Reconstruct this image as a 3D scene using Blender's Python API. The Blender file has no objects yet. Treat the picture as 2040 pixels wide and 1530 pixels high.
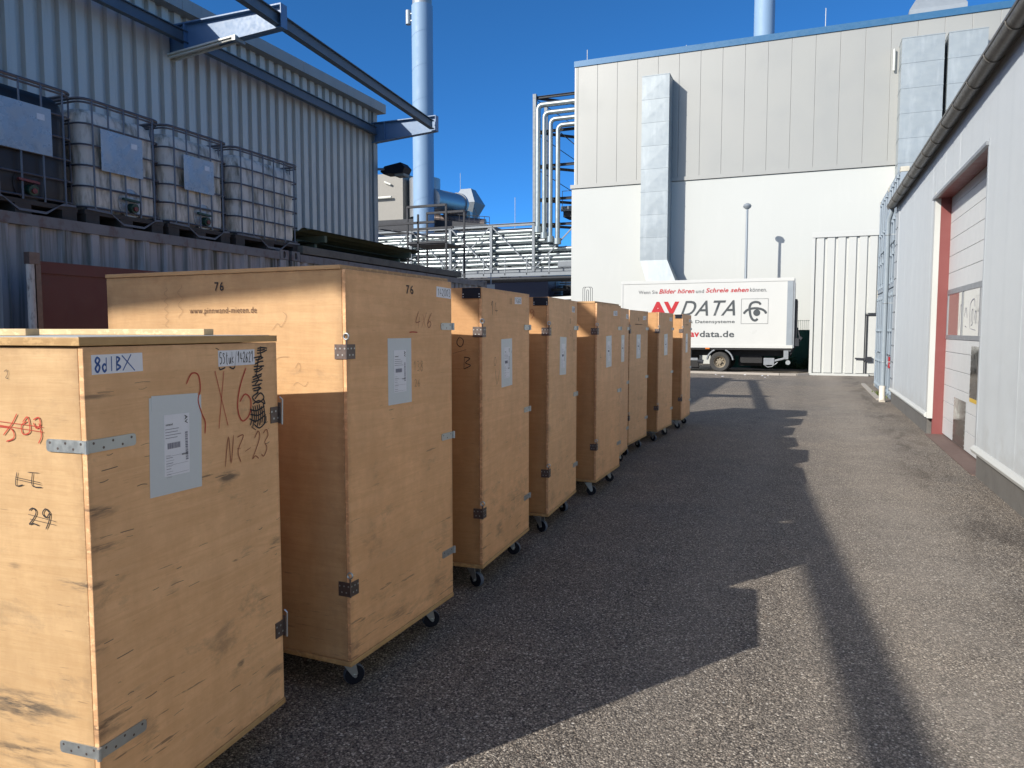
import bpy, bmesh, math, random
from mathutils import Vector, Matrix
R = math.radians
SC = bpy.context.scene
COL = SC.collection
# ------------------------------------------------------------------ camera
HEAD = 21.8
PITCH = math.degrees(math.atan(107 / 1470))
cd = bpy.data.cameras.new("camera")
cam = bpy.data.objects.new("camera", cd); COL.objects.link(cam)
cam.location = (0, 0, 1.6)
cam.rotation_euler = (R(90 - PITCH), 0, R(HEAD))
cd.sensor_fit = 'HORIZONTAL'; cd.sensor_width = 36; cd.lens = 36 * 1470 / 2040
cd.clip_start = 0.05; cd.clip_end = 2000
SC.camera = cam
# ------------------------------------------------------------------ sky and sun
SD = Vector((1.02, 1.55, -1.0)).normalized()          # the way the sunlight travels
ELEV = math.asin(-SD.z)
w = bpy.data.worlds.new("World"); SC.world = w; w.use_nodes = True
nt = w.node_tree; nt.nodes.clear()
sky = nt.nodes.new("ShaderNodeTexSky"); sky.sky_type = 'NISHITA'; sky.sun_disc = False
sky.sun_elevation = ELEV
sky.sun_rotation = math.atan2(-SD.x, -SD.y)
sky.altitude = 6000; sky.air_density = 1.0; sky.dust_density = 0.3; sky.ozone_density = 9.0
bg = nt.nodes.new("ShaderNodeBackground"); bg.inputs[1].default_value = 0.142
wo = nt.nodes.new("ShaderNodeOutputWorld")
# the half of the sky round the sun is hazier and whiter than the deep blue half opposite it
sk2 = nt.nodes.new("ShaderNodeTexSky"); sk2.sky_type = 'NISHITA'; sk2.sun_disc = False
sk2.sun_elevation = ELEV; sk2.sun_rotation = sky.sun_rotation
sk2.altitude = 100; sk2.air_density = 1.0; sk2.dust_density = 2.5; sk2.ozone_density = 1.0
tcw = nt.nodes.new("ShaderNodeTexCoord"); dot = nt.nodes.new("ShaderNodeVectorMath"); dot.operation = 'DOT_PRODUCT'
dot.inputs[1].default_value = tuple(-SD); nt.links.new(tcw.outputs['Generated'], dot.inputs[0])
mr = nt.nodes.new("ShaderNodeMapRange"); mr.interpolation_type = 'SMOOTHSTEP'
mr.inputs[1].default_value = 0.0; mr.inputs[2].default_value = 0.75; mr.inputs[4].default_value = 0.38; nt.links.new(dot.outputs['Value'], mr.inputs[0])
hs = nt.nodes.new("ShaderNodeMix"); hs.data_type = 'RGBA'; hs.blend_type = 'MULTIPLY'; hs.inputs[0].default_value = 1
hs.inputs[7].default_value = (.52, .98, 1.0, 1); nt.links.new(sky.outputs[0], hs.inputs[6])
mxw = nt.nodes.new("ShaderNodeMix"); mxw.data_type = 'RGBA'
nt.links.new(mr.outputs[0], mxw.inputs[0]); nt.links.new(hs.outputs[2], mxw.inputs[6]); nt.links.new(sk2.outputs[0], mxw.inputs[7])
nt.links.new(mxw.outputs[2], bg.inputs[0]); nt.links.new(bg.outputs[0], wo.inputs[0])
ld = bpy.data.lights.new("sun", 'SUN'); ld.energy = 4.2; ld.angle = R(0.45); ld.color = (1.0, 0.945, 0.86)
sun = bpy.data.objects.new("sun", ld); COL.objects.link(sun)
sun.rotation_euler = SD.to_track_quat('-Z', 'Y').to_euler(); sun.location = (-20, -30, 30)
SC.view_settings.view_transform = 'Standard'; SC.view_settings.look = 'None'
SC.view_settings.exposure = 0.55; SC.view_settings.gamma = 1
SC.cycles.max_bounces = 8; SC.cycles.diffuse_bounces = 5

# ------------------------------------------------------------------ pixel ray -> point on the plane y = Y (layout of far things)
_p = R(PITCH); _t = R(HEAD)
_fw = Vector((-math.sin(_t) * math.cos(_p), math.cos(_t) * math.cos(_p), -math.sin(_p)))
_rt = Vector((math.cos(_t), math.sin(_t), 0)); _up = _rt.cross(_fw)
def at(u, v, Y):
    d = _fw + _rt * ((u - 1020) / 1470) + _up * ((765 - v) / 1470)
    return Vector((0, 0, 1.6)) + d * (Y / d.y)

# ------------------------------------------------------------------ materials
def newmat(name):
    m = bpy.data.materials.new(name); m.use_nodes = True
    n = m.node_tree.nodes; b = n["Principled BSDF"]
    return m, m.node_tree, b
def N(nt, t, **k):
    n = nt.nodes.new(t)
    for a, v in k.items():
        if a.startswith('i_'): n.inputs[a[2:]].default_value = v
        else: setattr(n, a, v)
    return n
def mixc(nt, fac, a, b, blend='MIX'):
    m = nt.nodes.new("ShaderNodeMix"); m.data_type = 'RGBA'; m.blend_type = blend
    for s, v in ((0, fac), (6, a), (7, b)):
        if hasattr(v, 'is_linked') or isinstance(v, bpy.types.NodeSocket): nt.links.new(v, m.inputs[s])
        elif s == 0: m.inputs[0].default_value = v
        else: m.inputs[s].default_value = (*v, 1) if len(v) == 3 else v
    return m.outputs[2]
def ramp(nt, src, pts):
    r = nt.nodes.new("ShaderNodeValToRGB"); e = r.color_ramp.elements
    while len(e) < len(pts): e.new(0.5)
    for x, (p, c) in zip(e, pts):
        x.position = p; x.color = (c, c, c, 1) if not hasattr(c, '__len__') else (*c, 1)
    nt.links.new(src, r.inputs[0]); return r.outputs[0]
def coords(nt, scale=(1, 1, 1), kind='Object', rot=(0, 0, 0)):
    tc = nt.nodes.new("ShaderNodeTexCoord"); mp = nt.nodes.new("ShaderNodeMapping")
    mp.inputs['Scale'].default_value = scale; mp.inputs['Rotation'].default_value = rot
    nt.links.new(tc.outputs[kind], mp.inputs[0]); return mp.outputs[0]
def noise(nt, vec, scale, detail=4, rough=.55, dist=0):
    n = N(nt, "ShaderNodeTexNoise"); n.inputs['Scale'].default_value = scale; n.inputs['Detail'].default_value = detail
    n.inputs['Roughness'].default_value = rough; n.inputs['Distortion'].default_value = dist
    nt.links.new(vec, n.inputs['Vector']); return n.outputs[0]
def bump(nt, b, h, strength, dist=.01):
    n = N(nt, "ShaderNodeBump"); n.inputs['Strength'].default_value = strength; n.inputs['Distance'].default_value = dist
    nt.links.new(h, n.inputs['Height']); nt.links.new(n.outputs[0], b.inputs['Normal'])

def paint(name, col, rough=.5, metal=0, var=.12, vs=2.0, dirt=None, ds=(3, 3, .35), dcol=(.05, .05, .04), dth=.6, fine=0.05, bmp=0, spec=.5):
    """painted or bare metal, plaster: base colour, broad mottling, dirt that runs down in streaks"""
    m, nt, b = newmat(name)
    v = coords(nt)
    lo = tuple(c * (1 - var) for c in col); hi = tuple(min(1, c * (1 + var * .6)) for c in col)
    c = mixc(nt, noise(nt, v, vs, 5, .6), lo, hi)
    f = noise(nt, v, 60, 3, .6)
    c = mixc(nt, ramp(nt, f, [(.35, 1.0), (.8, 1 - fine * 2)]), tuple(x * .7 for x in col), c)
    if dirt:
        vd = coords(nt, ds)
        d = ramp(nt, noise(nt, vd, 3, 6, .65, .2), [(dth, 0.0), (min(1, dth + .22), dirt)])
        c = mixc(nt, d, c, dcol)
    nt.links.new(c, b.inputs['Base Color'])
    rr = ramp(nt, noise(nt, v, vs * 4, 3), [(.3, max(.02, rough - .08)), (.7, min(1, rough + .08))])
    nt.links.new(rr, b.inputs['Roughness'])
    b.inputs['Metallic'].default_value = metal
    b.inputs['Specular IOR Level'].default_value = spec
    if bmp: bump(nt, b, noise(nt, v, vs * 3, 3), bmp, .01)
    return m

def flat(name, col, rough=.6, metal=0):
    m, nt, b = newmat(name)
    v = coords(nt)
    c = mixc(nt, noise(nt, v, 40, 3), tuple(x * .82 for x in col), tuple(min(1, x * 1.08) for x in col))
    nt.links.new(c, b.inputs['Base Color']); b.inputs['Roughness'].default_value = rough; b.inputs['Metallic'].default_value = metal
    return m

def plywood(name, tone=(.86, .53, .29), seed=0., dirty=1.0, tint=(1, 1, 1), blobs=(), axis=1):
    m, nt, b = newmat(name)
    tc = N(nt, "ShaderNodeTexCoord")
    sep = N(nt, "ShaderNodeSeparateXYZ"); nt.links.new(tc.outputs['Object'], sep.inputs[0])
    ad = N(nt, "ShaderNodeMath", operation='ADD'); nt.links.new(sep.outputs[0], ad.inputs[0]); nt.links.new(sep.outputs[1], ad.inputs[1])
    cb = N(nt, "ShaderNodeCombineXYZ"); nt.links.new(ad.outputs[0], cb.inputs[0]); cb.inputs[1].default_value = seed; nt.links.new(sep.outputs[2], cb.inputs[2])
    oi = N(nt, "ShaderNodeObjectInfo")
    rv = N(nt, "ShaderNodeVectorMath", operation='SCALE'); cb2 = N(nt, "ShaderNodeCombineXYZ")
    nt.links.new(oi.outputs['Random'], cb2.inputs[0]); nt.links.new(oi.outputs['Random'], cb2.inputs[1]); nt.links.new(oi.outputs['Random'], cb2.inputs[2])
    nt.links.new(cb2.outputs[0], rv.inputs[0]); rv.inputs['Scale'].default_value = 37.0
    av = N(nt, "ShaderNodeVectorMath", operation='ADD'); nt.links.new(cb.outputs[0], av.inputs[0]); nt.links.new(rv.outputs[0], av.inputs[1])
    V = av.outputs[0]
    def st(sx, sz, rx=0):
        mp = N(nt, "ShaderNodeMapping"); mp.inputs['Scale'].default_value = (sx, 1, sz); mp.inputs['Rotation'].default_value = (0, rx, 0)
        nt.links.new(V, mp.inputs[0]); return mp.outputs[0]
    t = tone
    base = mixc(nt, ramp(nt, noise(nt, st(1, 1), 2.6, 7, .68), [(.3, 0.0), (.7, 1.0)]), tuple(x * .86 for x in t), tuple(min(1, x * 1.12) for x in t))
    base = mixc(nt, ramp(nt, noise(nt, st(9, 2.2), 1.4, 5, .7), [(.42, 0.0), (.72, .32)]), base, (t[0] * .70, t[1] * .64, t[2] * .60))
    base = mixc(nt, ramp(nt, noise(nt, st(1, 1), 16, 6, .75), [(.42, 0.0), (.8, .34)]), base, (t[0] * .66, t[1] * .6, t[2] * .55))
    # long figure of the veneer, bending a little
    fig = noise(nt, st(.45, 5.5), 2.3, 6, .62, .5)
    base = mixc(nt, ramp(nt, fig, [(.40, 0.0), (.50, .32), (.54, .06), (.64, .34)]), base, (t[0] * .74, t[1] * .66, t[2] * .55))
    gr = noise(nt, st(5, 170), 1.0, 4, .6)
    base = mixc(nt, ramp(nt, gr, [(.3, .10), (.62, 0.0)]), base, (t[0] * .62, t[1] * .52, t[2] * .42))
    # pores: short dark ticks
    po = noise(nt, st(18, 240), 1.0, 2, .5)
    base = mixc(nt, ramp(nt, po, [(.66, 0.0), (.76, .28)]), base, (t[0] * .45, t[1] * .36, t[2] * .3))
    # pale rubbed scratches
    sc = noise(nt, st(2.0, 130, .06), 1.0, 3, .7)
    base = mixc(nt, ramp(nt, sc, [(.66, 0.0), (.80, .22)]), base, (min(1, t[0] * 1.3), min(1, t[1] * 1.4), min(1, t[2] * 1.5)))
    # grey handling dirt: cloudy patches, wiped sideways
    dz = N(nt, "ShaderNodeMapRange"); dz.inputs[1].default_value = 1.9; dz.inputs[2].default_value = 0.1
    dz.inputs[3].default_value = -.07; dz.inputs[4].default_value = .07; nt.links.new(sep.outputs[2], dz.inputs[0])
    d1 = N(nt, "ShaderNodeMath", operation='ADD'); nt.links.new(noise(nt, st(2.2, 4.2), 1.5, 8, .72, .3), d1.inputs[0]); nt.links.new(dz.outputs[0], d1.inputs[1])
    base = mixc(nt, ramp(nt, d1.outputs[0], [(.58, 0.0), (.70, .42 * dirty)]), base, (.10, .085, .07))
    # dark scuff strokes
    d2 = N(nt, "ShaderNodeMath", operation='ADD'); nt.links.new(noise(nt, st(4.5, 60, -.05), 1.0, 4, .6), d2.inputs[0]); nt.links.new(dz.outputs[0], d2.inputs[1])
    base = mixc(nt, ramp(nt, d2.outputs[0], [(.69, 0.0), (.735, .7 * dirty)]), base, (.055, .042, .034))
    # particular smears of this panel: (along, height, half length, half height, strength)
    if blobs:
        tot = None
        wn = ramp(nt, noise(nt, st(5, 38), 1.0, 6, .7), [(.44, 0.0), (.57, 1.0)])
        for (bx_, bz_, rx_, rz_, am_) in blobs:
            cc = N(nt, "ShaderNodeCombineXYZ"); nt.links.new(ad.outputs[0], cc.inputs[0]); nt.links.new(sep.outputs[2], cc.inputs[1])
            mp = N(nt, "ShaderNodeMapping"); mp.inputs['Location'].default_value = (-bx_ / rx_, -bz_ / rz_, 0); mp.inputs['Scale'].default_value = (1 / rx_, 1 / rz_, 1)
            nt.links.new(cc.outputs[0], mp.inputs[0]); ln_ = N(nt, "ShaderNodeVectorMath", operation='LENGTH'); nt.links.new(mp.outputs[0], ln_.inputs[0])
            wv = N(nt, "ShaderNodeMath", operation='MULTIPLY_ADD'); nt.links.new(noise(nt, st(1, 3), 9, 4, .6), wv.inputs[0]); wv.inputs[1].default_value = .9; nt.links.new(ln_.outputs['Value'], wv.inputs[2])
            f_ = ramp(nt, wv.outputs[0], [(.55, am_), (1.0, am_ * .45), (1.0, 0.0)] if False else [(.60, am_), (1.0, 0.0)])
            if tot is None: tot = f_
            else:
                mx_ = N(nt, "ShaderNodeMath", operation='MAXIMUM'); nt.links.new(tot, mx_.inputs[0]); nt.links.new(f_, mx_.inputs[1]); tot = mx_.outputs[0]
        mu = N(nt, "ShaderNodeMath", operation='MULTIPLY'); nt.links.new(tot, mu.inputs[0]); nt.links.new(wn, mu.inputs[1])
        base = mixc(nt, mu.outputs[0], base, (.085, .072, .06))
    # grime and pale chips along the panel's own edges
    sg = N(nt, "ShaderNodeSeparateXYZ"); nt.links.new(tc.outputs['Generated'], sg.inputs[0]); dmin = None
    for o_, k_ in ((sg.outputs[axis], 1.0), (sg.outputs[2], 1.8)):
        for inv_ in (0, 1):
            q = N(nt, "ShaderNodeMath", operation='MULTIPLY_ADD'); nt.links.new(o_, q.inputs[0]); q.inputs[1].default_value = -k_ if inv_ else k_; q.inputs[2].default_value = k_ if inv_ else 0
            if dmin is None: dmin = q.outputs[0]
            else:
                mn = N(nt, "ShaderNodeMath", operation='MINIMUM'); nt.links.new(dmin, mn.inputs[0]); nt.links.new(q.outputs[0], mn.inputs[1]); dmin = mn.outputs[0]
    def edge(scale, width, lo, hi, nz):
        q = N(nt, "ShaderNodeMath", operation='MULTIPLY_ADD'); nt.links.new(nz, q.inputs[0]); q.inputs[1].default_value = scale; nt.links.new(dmin, q.inputs[2])
        return ramp(nt, q.outputs[0], [(lo, 1.0), (hi, 0.0)])
    eg = edge(.10, 0, .040, .075, noise(nt, st(4, 4), 2.5, 6, .7)); mg_ = N(nt, "ShaderNodeMath", operation='MULTIPLY'); nt.links.new(eg, mg_.inputs[0]); mg_.inputs[1].default_value = .38
    base = mixc(nt, mg_.outputs[0], base, (t[0] * .38, t[1] * .32, t[2] * .3))
    ec = edge(.05, 0, .0215, .0235, noise(nt, st(14, 22), 2.5, 4, .6)); mc_ = N(nt, "ShaderNodeMath", operation='MULTIPLY'); nt.links.new(ec, mc_.inputs[0]); mc_.inputs[1].default_value = .6
    base = mixc(nt, mc_.outputs[0], base, (min(1, t[0] * 1.1), min(1, t[1] * 1.12), min(1, t[2] * 1.15)))
    if tint != (1, 1, 1): base = mixc(nt, 1.0, base, tint, 'MULTIPLY')
    nt.links.new(base, b.inputs['Base Color'])
    b.inputs['Roughness'].default_value = .55; b.inputs['Specular IOR Level'].default_value = .35
    bump(nt, b, gr, .25, .002)
    return m

def asphalt():
    m, nt, b = newmat("asphalt")
    tc = N(nt, "ShaderNodeTexCoord"); V = tc.outputs['Object']
    def vor(scale, out='Color', feat='F1'):
        n = N(nt, "ShaderNodeTexVoronoi"); n.feature = feat; n.inputs['Scale'].default_value = scale; nt.links.new(V, n.inputs['Vector']); return n.outputs[out]
    def chan(c):
        s = N(nt, "ShaderNodeSeparateColor"); nt.links.new(c, s.inputs[0]); return s.outputs
    # big stones, small stones
    c1 = chan(vor(125)); c2 = chan(vor(260))
    stone1 = ramp(nt, c1[0], [(0.0, (.04, .037, .034)), (.30, (.17, .152, .131)), (.62, (.29, .26, .22)), (.86, (.42, .375, .315)), (1.0, (.66, .61, .53))])
    stone2 = ramp(nt, c2[0], [(0.0, (.035, .03, .028)), (.45, (.175, .157, .136)), (.8, (.29, .26, .22)), (1.0, (.44, .395, .335))])
    c = mixc(nt, ramp(nt, c1[1], [(.45, 0.0), (.55, 1.0)]), stone2, stone1)
    d1 = vor(125, 'Distance')
    c = mixc(nt, ramp(nt, d1, [(.45, 0.0), (.85, .8)]), c, (.035, .03, .027))
    # rare big pale pebbles
    c3 = vor(52); d3 = vor(52, 'Distance'); s3 = chan(c3)
    pm = N(nt, "ShaderNodeMath", operation='MULTIPLY')
    nt.links.new(ramp(nt, s3[0], [(.70, 0.0), (.72, 1.0)]), pm.inputs[0]); nt.links.new(ramp(nt, d3, [(.26, 1.0), (.34, 0.0)]), pm.inputs[1])
    c = mixc(nt, pm.outputs[0], c, ramp(nt, s3[1], [(0.0, (.17, .13, .11)), (.35, (.30, .26, .21)), (.7, (.46, .42, .35)), (1.0, (.62, .60, .55))]))
    # broad tone: worn and dusty areas, darker drips
    n1 = noise(nt, V, .35, 5, .6); n2 = noise(nt, V, 2.2, 6, .65)
    c = mixc(nt, 1.0, c, ramp(nt, n1, [(.3, (.84, .84, .86)), (.7, (1.10, 1.05, 1.0))]), 'MULTIPLY')
    c = mixc(nt, 1.0, c, ramp(nt, n2, [(.3, (.86, .86, .86)), (.7, (1.12, 1.1, 1.06))]), 'MULTIPLY')
    # dust track lengthways beside the hall, at x ~ .7
    sx = N(nt, "ShaderNodeSeparateXYZ"); nt.links.new(V, sx.inputs[0])
    def band(x0, wd, amp=.25):
        a = N(nt, "ShaderNodeMath", operation='SUBTRACT'); nt.links.new(sx.outputs[0], a.inputs[0]); a.inputs[1].default_value = x0
        wob = N(nt, "ShaderNodeMath", operation='MULTIPLY_ADD'); nt.links.new(noise(nt, V, .6, 4), wob.inputs[0]); wob.inputs[1].default_value = amp * 2; nt.links.new(a.outputs[0], wob.inputs[2])
        o = N(nt, "ShaderNodeMath", operation='SUBTRACT'); nt.links.new(wob.outputs[0], o.inputs[0]); o.inputs[1].default_value = amp
        ab = N(nt, "ShaderNodeMath", operation='ABSOLUTE'); nt.links.new(o.outputs[0], ab.inputs[0])
        return ramp(nt, ab.outputs[0], [(wd * .3, 1.0), (wd, 0.0)])
    du = N(nt, "ShaderNodeMath", operation='MULTIPLY'); nt.links.new(band(.75, .55), du.inputs[0]); nt.links.new(ramp(nt, noise(nt, V, 1.6, 6, .7), [(.3, .08), (.7, .42)]), du.inputs[1])
    c = mixc(nt, du.outputs[0], c, (.38, .335, .28))
    # damp run-off stains near the foot of the hall wall
    dm = N(nt, "ShaderNodeMath", operation='MULTIPLY'); nt.links.new(band(1.36, .34, .2), dm.inputs[0])
    stv = N(nt, "ShaderNodeMapping"); stv.inputs['Scale'].default_value = (2.2, .55, 1); nt.links.new(V, stv.inputs[0])
    nt.links.new(ramp(nt, noise(nt, stv.outputs[0], 1.5, 5, .6), [(.50, 0.0), (.58, .38)]), dm.inputs[1])
    c = mixc(nt, dm.outputs[0], c, (.035, .025, .018))
    # hairline cracks with a little dirt, mostly along the hall side
    dv = N(nt, "ShaderNodeTexNoise"); dv.inputs['Scale'].default_value = 2.2; dv.inputs['Detail'].default_value = 4; nt.links.new(V, dv.inputs['Vector'])
    vm = N(nt, "ShaderNodeVectorMath", operation='MULTIPLY_ADD'); nt.links.new(dv.outputs['Color'], vm.inputs[0]); vm.inputs[1].default_value = (.7, .7, 0); nt.links.new(V, vm.inputs[2])
    cv = N(nt, "ShaderNodeTexVoronoi"); cv.feature = 'DISTANCE_TO_EDGE'; cv.inputs['Scale'].default_value = .33; nt.links.new(vm.outputs[0], cv.inputs['Vector'])
    cm = N(nt, "ShaderNodeMath", operation='MULTIPLY'); nt.links.new(ramp(nt, cv.outputs['Distance'], [(.001, 1.0), (.0035, 0.0)]), cm.inputs[0]); nt.links.new(ramp(nt, noise(nt, V, .5, 3), [(.48, 0.0), (.6, .55)]), cm.inputs[1])
    c = mixc(nt, cm.outputs[0], c, (.035, .03, .026))
    # tyre-worn paler tracks
    for x0_ in (-.55, .15):
        tw_ = N(nt, "ShaderNodeMath", operation='MULTIPLY'); nt.links.new(band(x0_, .28, .12), tw_.inputs[0]); tw_.inputs[1].default_value = .13
        c = mixc(nt, tw_.outputs[0], c, (.30, .265, .225))
    nt.links.new(c, b.inputs['Base Color'])
    b.inputs['Roughness'].default_value = .8; b.inputs['Specular IOR Level'].default_value = .3
    inv = N(nt, "ShaderNodeMath", operation='SUBTRACT'); inv.inputs[0].default_value = 1.0; nt.links.new(d1, inv.inputs[1])
    bump(nt, b, inv.outputs[0], .9, .005)
    return m

M = {}
M['asphalt'] = asphalt()
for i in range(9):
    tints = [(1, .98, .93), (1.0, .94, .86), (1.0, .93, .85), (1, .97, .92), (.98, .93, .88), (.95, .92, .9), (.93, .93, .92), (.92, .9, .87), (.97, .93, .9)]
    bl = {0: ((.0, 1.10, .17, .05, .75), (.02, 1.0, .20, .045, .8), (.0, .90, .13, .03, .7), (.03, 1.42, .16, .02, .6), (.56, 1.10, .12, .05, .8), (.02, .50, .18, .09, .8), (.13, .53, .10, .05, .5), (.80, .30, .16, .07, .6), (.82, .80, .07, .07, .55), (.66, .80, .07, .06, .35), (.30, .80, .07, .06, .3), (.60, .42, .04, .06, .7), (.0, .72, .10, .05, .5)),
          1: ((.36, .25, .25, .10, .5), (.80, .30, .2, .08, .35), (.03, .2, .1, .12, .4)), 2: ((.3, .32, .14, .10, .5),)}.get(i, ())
    M['ply%d' % (i + 1)] = plywood('plywood_%d' % (i + 1), seed=i * 3.7, tint=tints[i], dirty=[.9, .7, .7, .6, .6, .5, .5, .5, .5][i], blobs=bl)  # fill light painted in: default tone paler than fronts, lifting the shaded door faces
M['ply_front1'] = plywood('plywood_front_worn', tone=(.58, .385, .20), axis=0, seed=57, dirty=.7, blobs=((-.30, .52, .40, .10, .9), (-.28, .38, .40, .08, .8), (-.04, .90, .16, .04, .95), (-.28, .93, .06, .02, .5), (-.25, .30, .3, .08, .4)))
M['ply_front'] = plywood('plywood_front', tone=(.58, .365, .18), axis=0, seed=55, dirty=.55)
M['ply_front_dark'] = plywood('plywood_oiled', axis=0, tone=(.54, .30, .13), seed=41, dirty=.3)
M['ply_edge'] = plywood('plywood_edge', tone=(.56, .36, .16), seed=81, dirty=.5)
M['batten'] = plywood('pine_batten', tone=(.74, .56, .32), seed=91, dirty=.15)
M['lid_grey'] = paint('lid_grey', (.52, .53, .52), .6, dirt=.4)
M['zinc'] = paint('zinc', (.50, .53, .53), .38, .75, var=.25, vs=14)
M['steel_brown'] = paint('brown_steel', (.16, .13, .12), .45, .7, var=.4, vs=30, dirt=.5)
M['black'] = paint('black_plastic', (.010, .012, .020), .6, spec=.2)
M['rubber'] = flat('rubber', (.035, .04, .05), .7)
M['rimgrey'] = flat('wheel_grey', (.10, .13, .18), .6)
M['paper'] = paint('paper', (.62, .66, .68), .35, var=.05)
M['printed'] = paint('printed_paper', (.78, .79, .84), .4, var=.04)
M['ink'] = flat('ink', (.02, .02, .025), .6)
M['ink_soft'] = flat('ink_soft', (.22, .22, .28), .6)
M['ink_blue'] = flat('ink_blue', (.03, .10, .33), .6)
M['ink_red'] = flat('ink_red', (.50, .05, .025), .6)
M['ink_rust'] = flat('ink_rust', (.33, .10, .045), .6)
M['ink_brown'] = flat('ink_brown', (.10, .045, .02), .6)
M['ink_pencil'] = flat('ink_pencil', (.30, .19, .10), .6)
M['cladding'] = paint('shaded_cladding', (.54, .495, .44), .45, .15, var=.10, vs=1.2, dirt=.35, ds=(3, 3, .2), dth=.58)
M['fascia'] = paint('grey_fascia', (.30, .30, .29), .5, .2, var=.2, vs=3, dirt=.4, ds=(4, 4, .6))
M['beam'] = paint('blue_beam', (.10, .19, .33), .45, var=.2, vs=5, dirt=.35, dcol=(.05, .06, .07))
M['beam_dark'] = paint('grey_blue_beam', (.085, .12, .16), .5, var=.3, vs=6, dirt=.5, ds=(3, 3, 2), dcol=(.14, .13, .11))
M['container'] = paint('container_grey', (.36, .365, .37), .55, var=.18, vs=1.5, dirt=1.0, ds=(3.2, 3.2, .14), dth=.44, dcol=(.035, .045, .028))
M['container_rail'] = paint('container_rail', (.20, .20, .20), .7, var=.4, vs=4, dirt=.85, ds=(3, 3, 2), dcol=(.11, .045, .03), dth=.5)
M['red_steel'] = paint('oxide_red_steel', (.115, .028, .024), .55, var=.35, vs=2.5, dirt=.5, ds=(2, 2, 1.4), dcol=(.05, .03, .03))
M['peeling'] = paint('peeling_white', (.50, .50, .47), .7, var=.2, vs=5, dirt=1.0, ds=(9, 9, 3), dcol=(.05, .03, .02), dth=.5)
M['ibc_white'] = paint('hdpe_white', (.68, .67, .60), .45, var=.25, vs=2.2, dirt=.9, ds=(4, 4, .9), dth=.46, dcol=(.12, .12, .075))
M['ibc_black'] = paint('hdpe_black', (.012, .012, .014), .5, var=.3)
M['cage'] = paint('cage_steel', (.12, .13, .15), .45, .5, var=.2, vs=9)
M['pallet'] = paint('pallet_dark', (.05, .045, .04), .8, var=.4, vs=6, dirt=.4)
M['plate'] = paint('tank_plate', (.40, .42, .41), .3, .3, var=.45, vs=2.5, dirt=.7, ds=(4, 4, 4), dcol=(.16, .17, .17), dth=.55)
M['valve_green'] = flat('valve_green', (.008, .05, .035), .5)
M['valve_red'] = flat('valve_red', (.16, .03, .028), .5)
M['timber'] = paint('weathered_timber', (.15, .145, .12), .85, var=.35, vs=4, dirt=.6, ds=(3, 3, 3), dcol=(.05, .05, .035), dth=.5)
M['green_sheet'] = paint('mossy_sheet', (.12, .14, .085), .8, var=.3, vs=4, dirt=.4)
M['white_wall'] = paint('white_render', (.46, .475, .455), .75, var=.045, vs=.25, fine=.02, dirt=.18, ds=(.6, .6, .12), dcol=(.55, .56, .53), dth=.55, bmp=.15)
M['panel_wall'] = paint('beige_panel', (.30, .305, .29), .45, .1, var=.04, vs=.15, fine=.01)
M['white_trim'] = paint('white_trim', (.49, .505, .485), .5, var=.04)
M['seam'] = flat('seam', (.30, .30, .29), .7)
M['blue_flash'] = paint('blue_flashing', (.03, .12, .24), .4, .1, var=.08)
M['duct'] = paint('duct_steel', (.29, .33, .35), .42, .2, var=.16, vs=1.1, dirt=.35, ds=(1.2, 1.2, .25), dcol=(.44, .48, .50), dth=.5, bmp=.1)
M['duct_side'] = M['duct']
M['pipe'] = paint('lagged_pipe', (.28, .32, .33), .36, .7, var=.12, vs=.8, fine=0)
M['gal'] = paint('galvanised', (.27, .305, .335), .5, .3, var=.12, vs=1.5, fine=0)
M['truss'] = paint('truss_grey', (.16, .18, .20), .55, .2, var=.15, vs=1.5, fine=0)
M['dark_steel'] = paint('dark_steel', (.035, .038, .045), .6, 0, var=.3, spec=.25)
M['chimney'] = paint('chimney_blue', (.20, .31, .45), .62, 0, var=.06, vs=.4)
M['tank_grey'] = paint('tank_grey', (.23, .22, .195), .6, var=.08)
M['navy'] = paint('navy_cladding', (.035, .05, .11), .5, var=.1)
M['hall'] = paint('hall_cladding', (.42, .455, .48), .42, .15, var=.05, vs=.7, fine=.02, dirt=.12, ds=(6, 6, .3), dcol=(.36, .37, .37), dth=.5)
def hall_lines():
    m = M['hall']; nt = m.node_tree; b = nt.nodes['Principled BSDF']; src = b.inputs['Base Color'].links[0].from_socket
    tc = N(nt, "ShaderNodeTexCoord"); sp = N(nt, "ShaderNodeSeparateXYZ"); nt.links.new(tc.outputs['Object'], sp.inputs[0])
    q = N(nt, "ShaderNodeMath", operation='MULTIPLY'); nt.links.new(sp.outputs[1], q.inputs[0]); q.inputs[1].default_value = 1 / .036
    fr_ = N(nt, "ShaderNodeMath", operation='FRACT'); nt.links.new(q.outputs[0], fr_.inputs[0])
    f = ramp(nt, fr_.outputs[0], [(.0, .16), (.12, .16), (.2, 0.0), (.9, 0.0)])
    c = mixc(nt, f, src, (.24, .27, .30))
    zr = N(nt, "ShaderNodeMath", operation='MULTIPLY_ADD'); nt.links.new(noise(nt, tc.outputs['Object'], 4, 6, .7), zr.inputs[0]); zr.inputs[1].default_value = .9; nt.links.new(sp.outputs[2], zr.inputs[2])
    c = mixc(nt, ramp(nt, zr.outputs[0], [(.62, .4), (1.0, 0.0)]), c, (.23, .215, .19))
    nt.links.new(c, b.inputs['Base Color'])
hall_lines()
M['plinth'] = paint('wet_concrete', (.13, .125, .115), .75, var=.35, vs=4, dirt=.5, ds=(2, 2, 2), dcol=(.035, .03, .028), bmp=.3)
M['gutter'] = paint('zinc_gutter', (.135, .13, .12), .42, .5, var=.25, vs=6, dirt=.3)
M['red_paint'] = paint('red_jamb', (.20, .058, .054), .45, var=.08, vs=2)
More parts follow.
